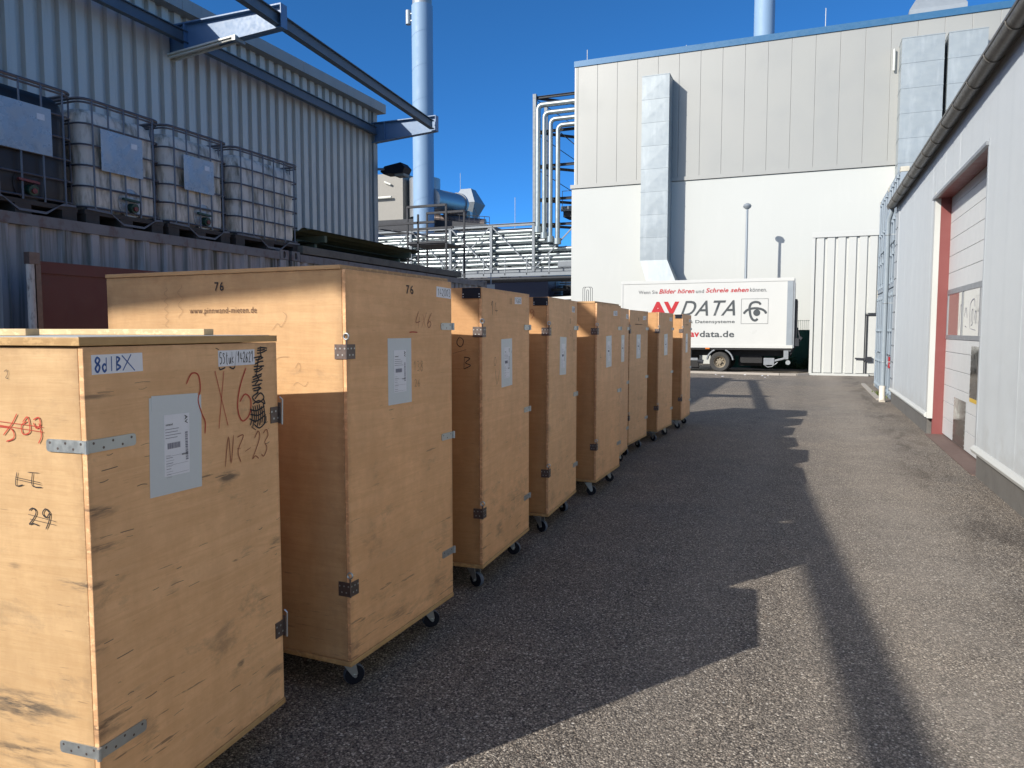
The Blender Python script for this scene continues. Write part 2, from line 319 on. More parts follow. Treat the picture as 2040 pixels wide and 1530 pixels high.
M['door_white'] = paint('door_white', (.56, .58, .58), .4, var=.06, vs=1.5, dirt=.2, ds=(3, 3, 1))
M['stainless'] = paint('stainless', (.40, .40, .38), .16, 1.0, var=.1, vs=2)
M['yellow'] = flat('yellow', (.60, .40, .05), .5)
M['downpipe'] = paint('grey_pipe', (.28, .33, .37), .4, .2, var=.1)
M['downpipe_foot'] = paint('cream_pipe', (.62, .58, .50), .6, var=.2, vs=6, dirt=.5, dcol=(.2, .14, .08))
M['rcontainer'] = paint('pale_container', (.27, .325, .375), .5, var=.08, vs=1.5, dirt=.35, ds=(4, 4, .8), dcol=(.33, .30, .24), dth=.62)
M['rust_cast'] = paint('rusty_casting', (.52, .50, .42), .7, var=.3, vs=8, dirt=.8, ds=(6, 6, 6), dcol=(.28, .14, .06), dth=.55)
M['truck_white'] = paint('truck_white', (.53, .54, .52), .35, var=.025, vs=.6, fine=.01)
M['grey_alu'] = paint('grey_alu', (.30, .32, .34), .45, .5, var=.15)
M['chassis'] = paint('chassis_black', (.012, .012, .013), .6, var=.3)
M['tyre'] = paint('tyre', (.045, .044, .042), .85, var=.25, vs=8)
M['rim'] = paint('rusty_rim', (.27, .23, .17), .55, .3, var=.3, vs=12, dirt=.7, ds=(8, 8, 8), dcol=(.15, .09, .05))
M['orange'] = flat('orange', (.6, .16, .02), .4)
M['logo_red'] = flat('logo_red', (.42, .006, .014), .5)
M['logo_dark'] = flat('logo_dark', (.055, .065, .07), .5)
M['logo_grey'] = flat('logo_grey', (.10, .105, .11), .5)
M['fence_green'] = paint('green_screen', (.01, .085, .065), .6, var=.2)
M['ivy'] = paint('ivy', (.02, .055, .018), .7, var=.5, vs=9)
M['weed'] = paint('weed', (.10, .13, .03), .7, var=.4, vs=20)
M['lampwhite'] = paint('lamp_housing', (.62, .62, .56), .35, var=.05)
M['kerb'] = paint('kerb_stone', (.36, .33, .29), .85, var=.2, vs=4, dirt=.4, ds=(3, 3, 3))
mg, ng, bgl = newmat('window_pane')
vg = coords(ng)
ng.links.new(mixc(ng, noise(ng, vg, 2, 3), (.20, .19, .165), (.32, .31, .27)), bgl.inputs['Base Color'])
bgl.inputs['Roughness'].default_value = .06; bgl.inputs['Metallic'].default_value = .0; bgl.inputs['Specular IOR Level'].default_value = 1.0
bgl.inputs['Coat Weight'].default_value = 1.0; bgl.inputs['Coat Roughness'].default_value = .03
M['pane'] = mg

# ------------------------------------------------------------------ mesh builder
class MB:
    def __init__(s): s.v = []; s.f = []; s.m = []
    def add(s, vs, fs, m=0):
        o = len(s.v); s.v += [tuple(x) for x in vs]; s.f += [tuple(i + o for i in f) for f in fs]; s.m += [m] * len(fs); return s
    def box(s, x0, x1, y0, y1, z0, z1, m=0, T=None):
        vs = [(x, y, z) for x in (x0, x1) for y in (y0, y1) for z in (z0, z1)]
        if T: vs = [T @ Vector(q) for q in vs]
        s.add(vs, [(0, 1, 3, 2), (4, 6, 7, 5), (0, 4, 5, 1), (2, 3, 7, 6), (0, 2, 6, 4), (1, 5, 7, 3)], m); return s
    def bar(s, a, b, wd, h=None, m=0, up=Vector((0, 0, 1))):
        a = Vector(a); b = Vector(b); h = h or wd; d = (b - a).normalized()
        if abs(d.dot(up)) > .99: up = Vector((0, 1, 0))
        sd = d.cross(up).normalized(); u = sd.cross(d)
        vs = [p + sd * i * wd / 2 + u * j * h / 2 for p in (a, b) for i, j in ((-1, -1), (1, -1), (1, 1), (-1, 1))]
        s.add(vs, [(0, 1, 2, 3), (7, 6, 5, 4), (0, 4, 5, 1), (1, 5, 6, 2), (2, 6, 7, 3), (3, 7, 4, 0)], m); return s
    def ibeam(s, a, b, wd, h, t=.012, m=0):
        a = Vector(a); b = Vector(b); z = Vector((0, 0, 1))
        s.bar(a + z * (h / 2 - t / 2), b + z * (h / 2 - t / 2), wd, t, m); s.bar(a - z * (h / 2 - t / 2), b - z * (h / 2 - t / 2), wd, t, m)
        s.bar(a, b, t, h - 2 * t, m); return s
    def tube(s, pts, r, n=10, m=0, caps=True, rs=None):
        pts = [Vector(p) for p in pts]; k = len(pts)
        t0 = (pts[1] - pts[0]).normalized(); ref = Vector((0, 0, 1)) if abs(t0.z) < .9 else Vector((1, 0, 0))
        nv = t0.cross(ref).normalized(); vs = []
        for i, p in enumerate(pts):
            t = ((pts[min(i + 1, k - 1)] - p).normalized() + (p - pts[max(i - 1, 0)]).normalized()).normalized()
            nv = (nv - t * nv.dot(t)).normalized(); bv = t.cross(nv); rr = rs[i] if rs else r
            for j in range(n):
                a = 2 * math.pi * j / n; vs.append(p + (nv * math.cos(a) + bv * math.sin(a)) * rr)
        fs = [(i * n + j, i * n + (j + 1) % n, (i + 1) * n + (j + 1) % n, (i + 1) * n + j) for i in range(k - 1) for j in range(n)]
        if caps: fs += [tuple(reversed(range(n))), tuple(range((k - 1) * n, k * n))]
        s.add(vs, fs, m); return s
    def prism(s, poly, d, m=0, T=None):
        """poly: 3-D points of a planar outline, pushed along the vector d"""
        n = len(poly); d = Vector(d); vs = [Vector(p) for p in poly]; vs += [p + d for p in vs]
        if T: vs = [T @ p for p in vs]
        s.add(vs, [tuple(reversed(range(n))), tuple(range(n, 2 * n))] + [(i, (i + 1) % n, n + (i + 1) % n, n + i) for i in range(n)], m); return s
    def build(s, name, mats, parent=None, smooth=False, bevel=0, T=None):
        me = bpy.data.meshes.new(name)
        vs = [T @ Vector(q) for q in s.v] if T else s.v
        me.from_pydata(vs, [], s.f); me.update()
        bm = bmesh.new(); bm.from_mesh(me); bmesh.ops.recalc_face_normals(bm, faces=bm.faces); bm.to_mesh(me); bm.free()
        if not isinstance(mats, (list, tuple)): mats = [mats]
        for m in mats: me.materials.append(m)
        for p, mi in zip(me.polygons, s.m): p.material_index = mi; p.use_smooth = smooth
        o = bpy.data.objects.new(name, me); COL.objects.link(o)
        if parent: o.parent = parent
        if bevel:
            b = o.modifiers.new("bevel", 'BEVEL'); b.width = bevel; b.segments = 2; b.limit_method = 'ANGLE'
        if smooth: me.set_sharp_from_angle(angle=R(40))
        return o
def tag(o, label=None, cat=None, group=None, kind=None):
    if label: o['label'] = label
    if cat: o['category'] = cat
    if group: o['group'] = group
    if kind: o['kind'] = kind
    return o
def thing(name, label, cat, loc=(0, 0, 0), rz=0, group=None):
    o = bpy.data.objects.new(name, None); COL.objects.link(o); o.location = loc; o.rotation_euler = (0, 0, rz); o.empty_display_size = .3
    return tag(o, label, cat, group)
def copy_tree(o, parent=None):
    c = o.copy(); COL.objects.link(c); c.parent = parent
    for ch in [x for x in bpy.data.objects if x.parent == o]: copy_tree(ch, c)
    return c
KIDS = {}
def setpart(o, label): o['label'] = label; return o

# writing: a face frame T maps (s, h) -> 3-D, slightly proud of the surface
def frame(o, sx, up=(0, 0, 1)):
    o = Vector(o); sx = Vector(sx).normalized(); u = Vector(up); n = sx.cross(u)
    return Matrix(((sx.x, u.x, n.x, o.x), (sx.y, u.y, n.y, o.y), (sx.z, u.z, n.z, o.z), (0, 0, 0, 1)))
def text(body, T, x0, x1, h0, h1, mat, parent, name='lettering', shear=0, bold=0, proud=.002, space=1.0, flip=False):
    cu = bpy.data.curves.new('t', 'FONT'); cu.body = body; cu.shear = shear; cu.offset = bold; cu.space_character = space
    cu.resolution_u = 4
    ob = bpy.data.objects.new('t', cu); COL.objects.link(ob); bpy.context.view_layer.update()
    dg = bpy.context.evaluated_depsgraph_get(); me = bpy.data.meshes.new_from_object(ob.evaluated_get(dg))
    bpy.data.objects.remove(ob); bpy.data.curves.remove(cu)
    xs = [v.co.x for v in me.vertices]; ys = [v.co.y for v in me.vertices]
    ax, bx, ay, by = min(xs), max(xs), min(ys), max(ys)
    for v in me.vertices:
        s = (v.co.x - ax) / (bx - ax); t = (v.co.y - ay) / (by - ay)
        if flip: s = 1 - s; t = 1 - t
        v.co = T @ Vector((x0 + s * (x1 - x0), h0 + t * (h1 - h0), proud))
    me.materials.clear(); me.materials.append(mat)
    for p in me.polygons: p.material_index = 0
    o = bpy.data.objects.new(name, me); COL.objects.link(o); o.parent = parent; return o
def rib(mb, pts, wd, T, proud=.002, smooth=True, m=0):
    """pen stroke through 2-D points"""
    P = [Vector((p[0], p[1], 0)) for p in pts]
    if smooth and len(P) > 2:
        Q = []
        for i in range(len(P) - 1):
            a, b, c, d = P[max(i - 1, 0)], P[i], P[i + 1], P[min(i + 2, len(P) - 1)]
            for k in range(5):
                t = k / 5
                Q.append(.5 * ((2 * b) + (c - a) * t + (2 * a - 5 * b + 4 * c - d) * t * t + (3 * b - a - 3 * c + d) * t ** 3))
        P = Q + [P[-1]]
    n = len(P); vs = []
    for i, p in enumerate(P):
        t = (P[min(i + 1, n - 1)] - P[max(i - 1, 0)])
        if t.length < 1e-9: t = Vector((1, 0, 0))
        t.normalize(); nn = Vector((-t.y, t.x, 0)); ww = wd * (.5 if i in (0, n - 1) else 1) / 2
        vs += [T @ (p + nn * ww + Vector((0, 0, proud))), T @ (p - nn * ww + Vector((0, 0, proud)))]
    mb.add(vs, [(2 * i, 2 * i + 1, 2 * i + 3, 2 * i + 2) for i in range(n - 1)], m)
G = {  # handwriting shapes in a unit box
 '0': [[(.5, 1), (.1, .7), (.1, .3), (.5, 0), (.9, .3), (.9, .7), (.5, 1)]], '1': [[(.2, .7), (.6, 1), (.55, 0)]],
 '2': [[(.1, .8), (.5, 1), (.85, .75), (.5, .35), (.1, .02), (.5, .08), (.95, .02)]],
 '3': [[(.1, .9), (.5, 1), (.85, .78), (.45, .55), (.9, .3), (.5, 0), (.1, .1)]], '4': [[(.4, 1), (.1, .4), (.95, .42)], [(.7, .7), (.65, 0)]],
 '5': [[(.85, 1), (.25, .98), (.2, .6), (.7, .6), (.8, .2), (.4, 0), (.1, .1)]],
 '6': [[(.75, 1), (.3, .6), (.1, .25), (.5, 0), (.85, .25), (.5, .48), (.15, .3)]],
 '8': [[(.5, .55), (.15, .78), (.5, 1), (.85, .78), (.5, .55), (.1, .25), (.5, 0), (.9, .25), (.5, .55)]],
 '9': [[(.85, .8), (.5, 1), (.15, .75), (.5, .5), (.85, .8), (.8, .3), (.4, -.15)]],
 'x': [[(.1, .9), (.9, .1)], [(.9, .95), (.1, .05)]], 'N': [[(.1, 0), (.15, 1), (.8, .1), (.85, 1)]],
 'Z': [[(.1, .95), (.9, .95), (.35, .45), (.9, .05)], [(.2, .5), (.7, .5)]], 'B': [[(.15, 0), (.2, 1)], [(.2, 1), (.8, .85), (.3, .52), (.9, .3), (.15, 0)]],
 'd': [[(.8, 1), (.8, 0)], [(.8, .35), (.4, .55), (.1, .25), (.45, 0), (.8, .2)]], 'I': [[(.5, 1), (.5, 0)]],
 'S': [[(.8, .9), (.4, 1), (.2, .75), (.7, .45), (.6, .05), (.1, .08)]], 't': [[(.5, 1), (.45, .1), (.8, 0)], [(.1, .65), (.9, .7)]],
 'u': [[(.1, .6), (.2, .05), (.6, .05), (.8, .6), (.85, 0)]], 'k': [[(.2, 1), (.2, 0)], [(.8, .6), (.25, .3), (.85, 0)]],
 '/': [[(.9, 1.1), (.1, -.2)]], 'V': [[(.05, 1), (.4, 0), (.9, 1)]], 'F': [[(.2, 0), (.2, 1), (.9, 1)], [(.2, .5), (.8, .55)]],
 '.': [[(.4, .1), (.5, 0), (.6, .1)]], '-': [[(.1, .4), (.9, .45)]], ' ': [],
}
def pen(s, T, x0, x1, h0, h1, wd, mat, parent, name='handwriting', lean=0, jit=.04, seed=1, proud=.002):
    rnd = random.Random(seed); mb = MB(); n = len(s); cw = (x1 - x0) / n
    for i, ch in enumerate(s):
        for st in G[ch]:
            pts = [(x0 + (i + .08 + .8 * (px + rnd.uniform(-jit, jit))) * cw + lean * (py - .5) * (h1 - h0), h0 + (py + rnd.uniform(-jit, jit)) * (h1 - h0)) for px, py in st]
            rib(mb, pts, wd, T, proud)
    return mb.build(name, mat, parent)
def scribble(strokes, wd, T, mat, parent, name='scribble', proud=.002, smooth=True):
    mb = MB()
    for st in strokes: rib(mb, st, wd, T, proud, smooth)
    return mb.build(name, mat, parent)
def plate(T, x0, x1, h0, h1, mat, parent, name, th=.0012, rot=0):
    mb = MB(); c = Vector(((x0 + x1) / 2, (h0 + h1) / 2, 0)); Rm = Matrix.Translation(c) @ Matrix.Rotation(rot, 4, 'Z') @ Matrix.Translation(-c)
    mb.box(x0, x1, h0, h1, 0.0004, th, T=T @ Rm); return mb.build(name, mat, parent)
def corr(mb, axis, a0, a1, z0, z1, plane, depth, pitch, crest=.45, slope=.12, m=0, sign=1):
    """trapezoid-ribbed sheet standing on the plane; the ribs stand out by depth towards sign"""
    prof = [(0, 0), (.5 - crest / 2 - slope, 0), (.5 - crest / 2, 1), (.5 + crest / 2, 1), (.5 + crest / 2 + slope, 0)]
    pts = []; k = 0
    n = int((a1 - a0) / pitch) + 1
    for i in range(n):
        for f, d in prof:
            a = a0 + (i + f) * pitch
            if a <= a1: pts.append((a, d))
    pts.append((a1, 0))
    vs = []
    for a, d in pts:
        for z in (z0, z1):
            p = plane + sign * d * depth
            vs.append((p, a, z) if axis == 'y' else (a, p, z))
    mb.add(vs, [(2 * i, 2 * i + 2, 2 * i + 3, 2 * i + 1) for i in range(len(pts) - 1)], m)

# ================================================================== SETTING
g = MB(); g.add([(-300, -120, 0), (300, -120, 0), (300, 500, 0), (-300, 500, 0)], [(0, 1, 2, 3)])
tag(g.build('ground', M['asphalt']), kind='structure')
k = MB()     # low kerb that curves past the lorry towards the shed
kp = [(-12, 28.55), (-7, 28.45), (-4.4, 28.25), (-2.2, 28.05), (-.9, 27.85), (-.35, 27.95), (.05, 28.3)]
for a, b in zip(kp, kp[1:]): k.bar((a[0], a[1], .035), (b[0], b[1], .035), .12, .08)
tag(k.build('kerb', M['kerb']), kind='structure')
k = MB()
for i in range(5): k.box(1.50, 1.60, 18.75 + i * 1.05, 19.77 + i * 1.05, -.02, .045)
tag(k.build('kerb_strip', M['kerb']), kind='structure')

rnd = random.Random(21)
for x, y, a in ((-2.05, 27.6, .3), (-1.45, 27.3, 1.2), (-1.25, 27.35, 2.0), (-2.7, 26.4, .7), (-1.3, 26.2, 1.6), (-3.0, 27.2, 2.4)):
    b = MB(); c_, s_ = math.cos(a), math.sin(a); l = rnd.uniform(.035, .07)
    q_ = [(-l, 0, .004), (-l * .3, l * .5, .02), (l * .6, l * .4, .012), (l, 0, .03), (l * .2, -l * .45, .006)]
    b.prism([(x + p[0] * c_ - p[1] * s_, y + p[0] * s_ + p[1] * c_, p[2]) for p in q_], (0, 0, .002))
    tag(b.build('dry_leaf', M['printed']), 'small pale dry leaf or scrap lying on the asphalt', 'leaf', 'pale scraps scattered on the asphalt')
# ---- left hall (ribbed grey cladding, in its own shade)
lh = thing('industrial_hall', 'tall ribbed grey metal hall in shade behind the tanks', 'building', (-9.5, 15, 0))
LH = Matrix.Translation((9.5, -15, 0))
b = MB(); b.box(-34, -9.47, -22, 15, 0, 6.63)
b.build('wall', M['cladding'], lh, T=LH)
b = MB(); corr(b, 'y', -10, 14.93, 0, 6.625, -9.455, .062, .245, crest=.52, slope=.06)
corr(b, 'x', -20, -9.5, 0, 6.625, 15.005, .045, .25, crest=.34, slope=.08)
b.build('cladding', M['cladding'], lh, T=LH)
b = MB(); b.box(-9.455, -9.385, 14.9, 15.06, 0, 6.62); b.build('corner_trim', M['fascia'], lh, T=LH)
b = MB()
for i in range(12): b.box(-9.6, -9.2, 15.15 - (i + 1) * 3.0 + .003, 15.15 - i * 3.0 - .003, 6.59, 6.79)
b.build('fascia', M['fascia'], lh, T=LH)
b = MB(); b.box(-34, -9.3, -22, 15.1, 6.64, 6.75); b.build('roof', M['fascia'], lh, T=LH)
fl = MB()
fl.prism([(-9.5, 15.35, 5.34), (-9.38, 15.35, 5.46), (-8.95, 15.35, 5.52), (-8.84, 15.35, 5.40), (-8.90, 15.35, 5.28), (-9.42, 15.35, 5.28)], (0, .34, 0))
o = thing('floodlight', 'black floodlight reaching out from the corner of the ribbed hall', 'floodlight', (-9.4, 15.2, 5.3))
FT = Matrix.Translation((9.4, -15.2, -5.3))
fl.build('housing', M['black'], o, T=FT)
b = MB(); b.box(-9.14, -8.9, 15.4, 15.65, 5.22, 5.28); b.build('lens', M['tank_grey'], o, T=FT)
b = MB(); b.tube([(-9.45, 15.1, 5.35), (-9.40, 15.4, 5.40)], .03); b.build('arm', M['grey_alu'], o, T=FT)

# ---- steel gantry bolted to the hall
ga = thing('steel_gantry', 'blue steel gantry of two long beams and cantilevers on the ribbed hall', 'gantry', (-9.4, 15, 6))
GT = Matrix.Translation((9.4, -15, -6))
zb = 6.13
def xo(y): return -7.86 + (15.0 - y) * .0915
b = MB(); b.ibeam((xo(14.86), 14.86, zb), (xo(-9), -9, zb), .11, .18); b.build('outer_beam', M['beam_dark'], ga, T=GT)
b = MB(); b.ibeam((-9.30, 14.86, zb + .01), (-8.98, 5, zb + .01), .10, .18); b.build('inner_beam', M['beam_dark'], ga, T=GT)
for yc in (14.95, 9.12, 2.6, -3.93):
    b = MB(); x1 = xo(yc) + (.07 if yc > 5 else .0); lo, hi = (6.03, 6.33) if yc > 5 else (6.06, 6.20)
    y0, y1 = yc - .07, yc + .07
    # deep I-shaped bracket, a little deeper at the wall
    b.prism([(-9.66, yc, 6.33), (x1, yc, hi), (x1, yc, lo), (-9.66, yc, 5.90)], (0, .012, 0))
    b.prism([(-9.66, y0, 6.35), (x1, y0, hi + .02), (x1, y0, hi), (-9.66, y0, 6.33)], (0, .14, 0))
    b.prism([(-9.66, y0, 5.90), (x1, y0, lo), (x1, y0, lo - .02), (-9.66, y0, 5.88)], (0, .14, 0))
    b.box(x1, x1 + .012, y0, y1, lo - .02, hi + .02); b.box(-9.1, -9.088, y0, y1, 5.95, 6.33)
    b.build('cantilever', M['beam'], ga, T=GT)
tl = thing('tube_light', 'double fluorescent tube light hung under the nearer blue cantilever', 'lamp', (-8.6, 9.1, 5.8))
TT = Matrix.Translation((8.3, -8.8, -5.8))
b = MB(); b.prism([(-9.25, 8.70, 5.865), (-7.75, 8.70, 5.975), (-7.75, 8.70, 6.00), (-9.25, 8.70, 5.89)], (0, .2, 0)); b.build('housing', M['lampwhite'], tl, T=TT)
for yy in (8.74, 8.86):
    b = MB(); b.tube([(-9.2, yy, 5.845), (-7.8, yy, 5.955)], .018, 8); b.build('tube', M['lampwhite'], tl, smooth=True, T=TT)
for xx, zz in ((-9.23, 5.84), (-7.77, 5.95)):
    b = MB(); b.box(xx - .03, xx + .03, 8.69, 8.91, zz - .03, zz + .03); b.build('end_cap', M['grey_alu'], tl, T=TT)

# ---- containers on the left
def container(y0, y1, label, name='shipping_container'):
    c = thing(name, label, 'container', (-7.25, (y0 + y1) / 2, 0), 0, 'grey containers under the tanks')
    T = Matrix.Translation((7.25, -(y0 + y1) / 2, 0)); X0, X1 = -8.48, -6.04
    b = MB(); corr(b, 'y', y0 + .16, y1 - .16, .16, 2.47, X1 - .045, .036, .278, crest=.25, slope=.13)
    b.box(X0 + .02, X1 - .05, y0 + .05, y1 - .05, .16, 2.5); b.build('wall', M['container'], c, T=T)
    b = MB(); b.box(X1 - .07, X1, y0 + .17, y1 - .17, 2.47, 2.565); b.box(X1 - .07, X1, y0 + .17, y1 - .17, .03, .16)
    b.box(X0, X1 - .08, y0 + .02, y1 - .02, 2.505, 2.55); b.build('rail', M['container_rail'], c, T=T)
    for yy in (y0, y1 - .16):
        b = MB(); b.box(X1 - .15, X1 - .004, yy + .004, yy + .156, .12, 2.47); b.build('corner_post', M['container'], c, T=T)
        for zz in (0, 2.475):
            b = MB()   # casting with an oval hole
            n = 16; cy = yy + .08; cz = zz + .058
            outer = []; inner = []
            for i in range(n):
                a = 2 * math.pi * i / n + math.pi / 4 / 2
                ca, sa = math.cos(a), math.sin(a); mx = max(abs(ca), abs(sa))
                outer.append((cy + ca / mx * .08, cz + sa / mx * .058)); inner.append((cy + ca * .028, cz + sa * .044))
            vs = [(X1 + .002, p[0], p[1]) for p in outer] + [(X1 + .002, p[0], p[1]) for p in inner] + [(X1 - .03, p[0], p[1]) for p in inner] + [(X1 - .15, p[0], p[1]) for p in outer]
            fs = [(i, (i + 1) % n, n + (i + 1) % n, n + i) for i in range(n)] + [(n + i, n + (i + 1) % n, 2 * n + (i + 1) % n, 2 * n + i) for i in range(n)] + [(3 * n + i, 3 * n + (i + 1) % n, (i + 1) % n, i) for i in range(n)]
            b.add(vs, fs); b.box(X1 - .145, X1 - .031, yy + .01, yy + .15, zz + .005, zz + .111)
            b.build('corner_casting', M['container_rail'], c, T=T)
    return c
container(1.55, 7.6, 'nearer weathered grey container carrying the caged liquid tanks')
container(7.66, 13.72, 'farther weathered grey container carrying the stack of boards')

# ---- dark red steel skip end with a peeling post
rs = thing('hoarding', 'dark red steel panel with peeling white post before the container', 'panel', (-5.5, 4.6, 0))
T = Matrix.Translation((5.5, -4.6, 0))
b = MB(); b.box(-5.56, -5.5, 3.93, 5.95, .1, 2.04); b.build('body', M['red_steel'], rs, T=T)
b = MB(); b.box(-5.575, -5.485, 3.93, 5.96, 2.04, 2.13); b.build('rim', M['red_steel'], rs, T=T)
b = MB(); b.tube([(-5.49, 3.885, 0), (-5.49, 3.885, 2.1)], .028, 12); b.build('post', M['peeling'], rs, smooth=True, T=T)
b = MB(); b.box(-5.52, -5.46, 3.86, 3.945, 2.10, 2.19); b.build('post_cap', M['steel_brown'], rs, T=T)
b = MB(); b.box(-5.5, -5.47, 3.915, 3.955, .1, 2.1); b.build('hinge_rail', M['steel_brown'], rs, T=T)

# ---- IBC tanks
def ibc(y0, y1, label, body_mat, platew, valve, seed):
    rnd = random.Random(seed); dpt = 1.15 if y1 - y0 < 1.1 else .98
    c = thing('liquid_tank', label, 'tank', (-6.75, (y0 + y1) / 2, 2.57), 0, 'caged liquid tanks on the container')
    T = Matrix.Translation((6.75, -(y0 + y1) / 2, -2.57)); X1 = -6.14; X0 = X1 - dpt
    b = MB()                                               # pallet
    for yy in (y0 + .02, (y0 + y1) / 2 - .07, y1 - .16): b.box(X0, X1, yy, yy + .14, 2.572, 2.66)
    b.box(X0, X1, y0 + .01, y1 - .01, 2.661, 2.70); b.build('pallet', M['pallet'], c, T=T)
    b = MB(); ya, yb = y0 + .035, y1 - .035; xa, xb = X0 + .04, X1 - .035
    rc = .12; out = []
    for cx, cy, a0 in ((xb - rc, yb - rc, 0), (xa + rc, yb - rc, 90), (xa + rc, ya + rc, 180), (xb - rc, ya + rc, 270)):
        for i in range(6): a = R(a0 + i * 18); out.append((cx + rc * math.cos(a), cy + rc * math.sin(a)))
    mx, my = (xa + xb) / 2, (ya + yb) / 2; lv = [(2.705, .90), (2.74, .985), (2.80, 1), (3.1, 1.0), (3.14, .992), (3.18, 1), (3.50, 1), (3.58, .97), (3.63, .90), (3.655, .72)]
    n = len(out); vs = []
    for z, s in lv: vs += [(mx + (x - mx) * s, my + (y - my) * s, z) for x, y in out]
    fs = [(i * n + j, i * n + (j + 1) % n, (i + 1) * n + (j + 1) % n, (i + 1) * n + j) for i in range(len(lv) - 1) for j in range(n)] + [tuple(range((len(lv) - 1) * n, len(lv) * n))]
    b.add(vs, fs); b.build('bottle', body_mat, c, smooth=True, T=T)
    b = MB(); r = .09; q = []
    def ring(z, rad=.009):
        pts = []
        for cx, cy, a0 in ((X1 - r, y1 - .01 - r, 0), (X0 + r, y1 - .01 - r, 90), (X0 + r, y0 + .01 + r, 180), (X1 - r, y0 + .01 + r, 270)):
            for i in range(4): a = R(a0 + i * 30); pts.append((cx + r * math.cos(a), cy + r * math.sin(a), z))
        pts.append(pts[0]); b.tube(pts, rad, 6, caps=False)
    for i in range(6): ring(2.73 + i * .187)
    ring(3.695, .014)
    nv = 6 if y1 - y0 > 1.1 else 5
    for i in range(nv):
        yy = y0 + .12 + i * (y1 - y0 - .24) / (nv - 1); b.tube([(X1 + .004, yy, 2.70), (X1 + .004, yy, 3.70)], .009, 6)
    for i in range(5):
        xx = X0 + .15 + i * (dpt - .3) / 4
        for yy in (y0 + .004, y1 - .004): b.tube([(xx, yy, 2.70), (xx, yy, 3.70)], .009, 6)
    b.build('cage', M['cage'], c, smooth=True, T=T)
    if platew:
        b = MB(); b.box(X1 + .014, X1 + .019, platew[0], platew[1], platew[2], platew[3]); p_ = b.build('sign_plate', M['plate'], c, T=T)
        if valve:
            b = MB(); b.box(X1 + .0195, X1 + .0205, platew[1] - .13, platew[1] - .06, platew[3] - .11, platew[3] - .06); b.build('sticker', M['paper'], p_, T=T)
    if valve:
        vy = (y0 + y1) / 2 + .08
        b = MB(); b.tube([(X1 - .06, vy, 2.83), (X1 - .028, vy, 2.83)], .14, 20); b.build('outlet_recess', M['plate'] if body_mat != M['ibc_black'] else M['ibc_black'], c, smooth=True, T=T)
        b = MB(); b.tube([(X1 - .1, vy, 2.80), (X1 + .03, vy, 2.78)], .045, 12); b.build('valve', M['valve_green'], c, smooth=True, T=T)
        b = MB(); b.tube([(X1 + .03, vy + .0, 2.775), (X1 + .045, vy, 2.775)], .022, 12); b.build('valve_cap', M['valve_red'], c, smooth=True, T=T)
        b = MB(); b.bar((X1 + .01, vy - .12, 2.86), (X1 + .01, vy + .06, 2.85), .03, .02); b.build('valve_handle', M['valve_green'] if valve > 1 else M['valve_red'], c, T=T)
    # underframe skirt with dip for the valve
    b = MB(); my = (y0 + y1) / 2 + .08
    b.prism([(X1 - .01, y0 + .03, 2.715), (X1 - .01, my - .28, 2.715), (X1 - .01, my - .12, 2.62), (X1 - .01, my + .12, 2.62), (X1 - .01, my + .28, 2.715), (X1 - .01, y1 - .03, 2.715), (X1 - .01, y1 - .03, 2.70), (X1 - .01, my + .25, 2.69), (X1 - .01, my + .12, 2.60), (X1 - .01, my - .12, 2.60), (X1 - .01, my - .25, 2.69), (X1 - .01, y0 + .03, 2.70)], (.02, 0, 0))
    b.build('skirt', M['cage'], c, T=T)
ibc(3.80, 4.82, 'black caged tank with large grey plate, leftmost on the container', M['ibc_black'], (3.92, 4.58, 3.10, 3.50), 1, 1)
ibc(4.87, 5.78, 'dirty white caged tank with steel plate and green valve beside the black tank', M['ibc_white'], (5.06, 5.52, 3.08, 3.46), 2, 2)
ibc(5.81, 6.72, 'white caged tank with dull torn plate between two other white tanks', M['ibc_white'], (6.04, 6.46, 3.08, 3.44), 2, 3)
ibc(6.78, 7.97, 'white caged tank without plate, farthest along on the container edge', M['ibc_white'], None, 0, 4)

# ---- boards on the far container
for i, (x, z, y0, y1, wd, h, mt, nm, lb) in enumerate([
    (-6.12, 2.635, 7.9, 12.6, .13, .10, 'timber', 'timber_beam', 'long grey timber along the front edge of the farther container'),
    (-6.34, 2.66, 8.0, 12.2, .12, .12, 'timber', 'timber_beam', 'long grey timber lying just behind the front timber on the container'),
    (-7.0, 2.62, 8.3, 11.6, .9, .06, 'timber', 'board_stack', 'flat pile of weathered boards lying on the farther container')]):
    b = MB()
    for j in range(1 if wd < .3 else 5):
        ww = wd if wd < .3 else wd / 5 - .01; xx = x if wd < .3 else x - wd / 2 + (j + .5) * wd / 5
        b.box(xx - ww / 2, xx + ww / 2, y0 + (j * .07 if wd > .3 else 0), y1 - (j * .05 if wd > .3 else 0), z - h / 2, z + h / 2)
    tag(b.build(nm, M[mt], bevel=.006), lb, 'timber' if wd < .3 else 'boards', 'timber stored on the farther container')
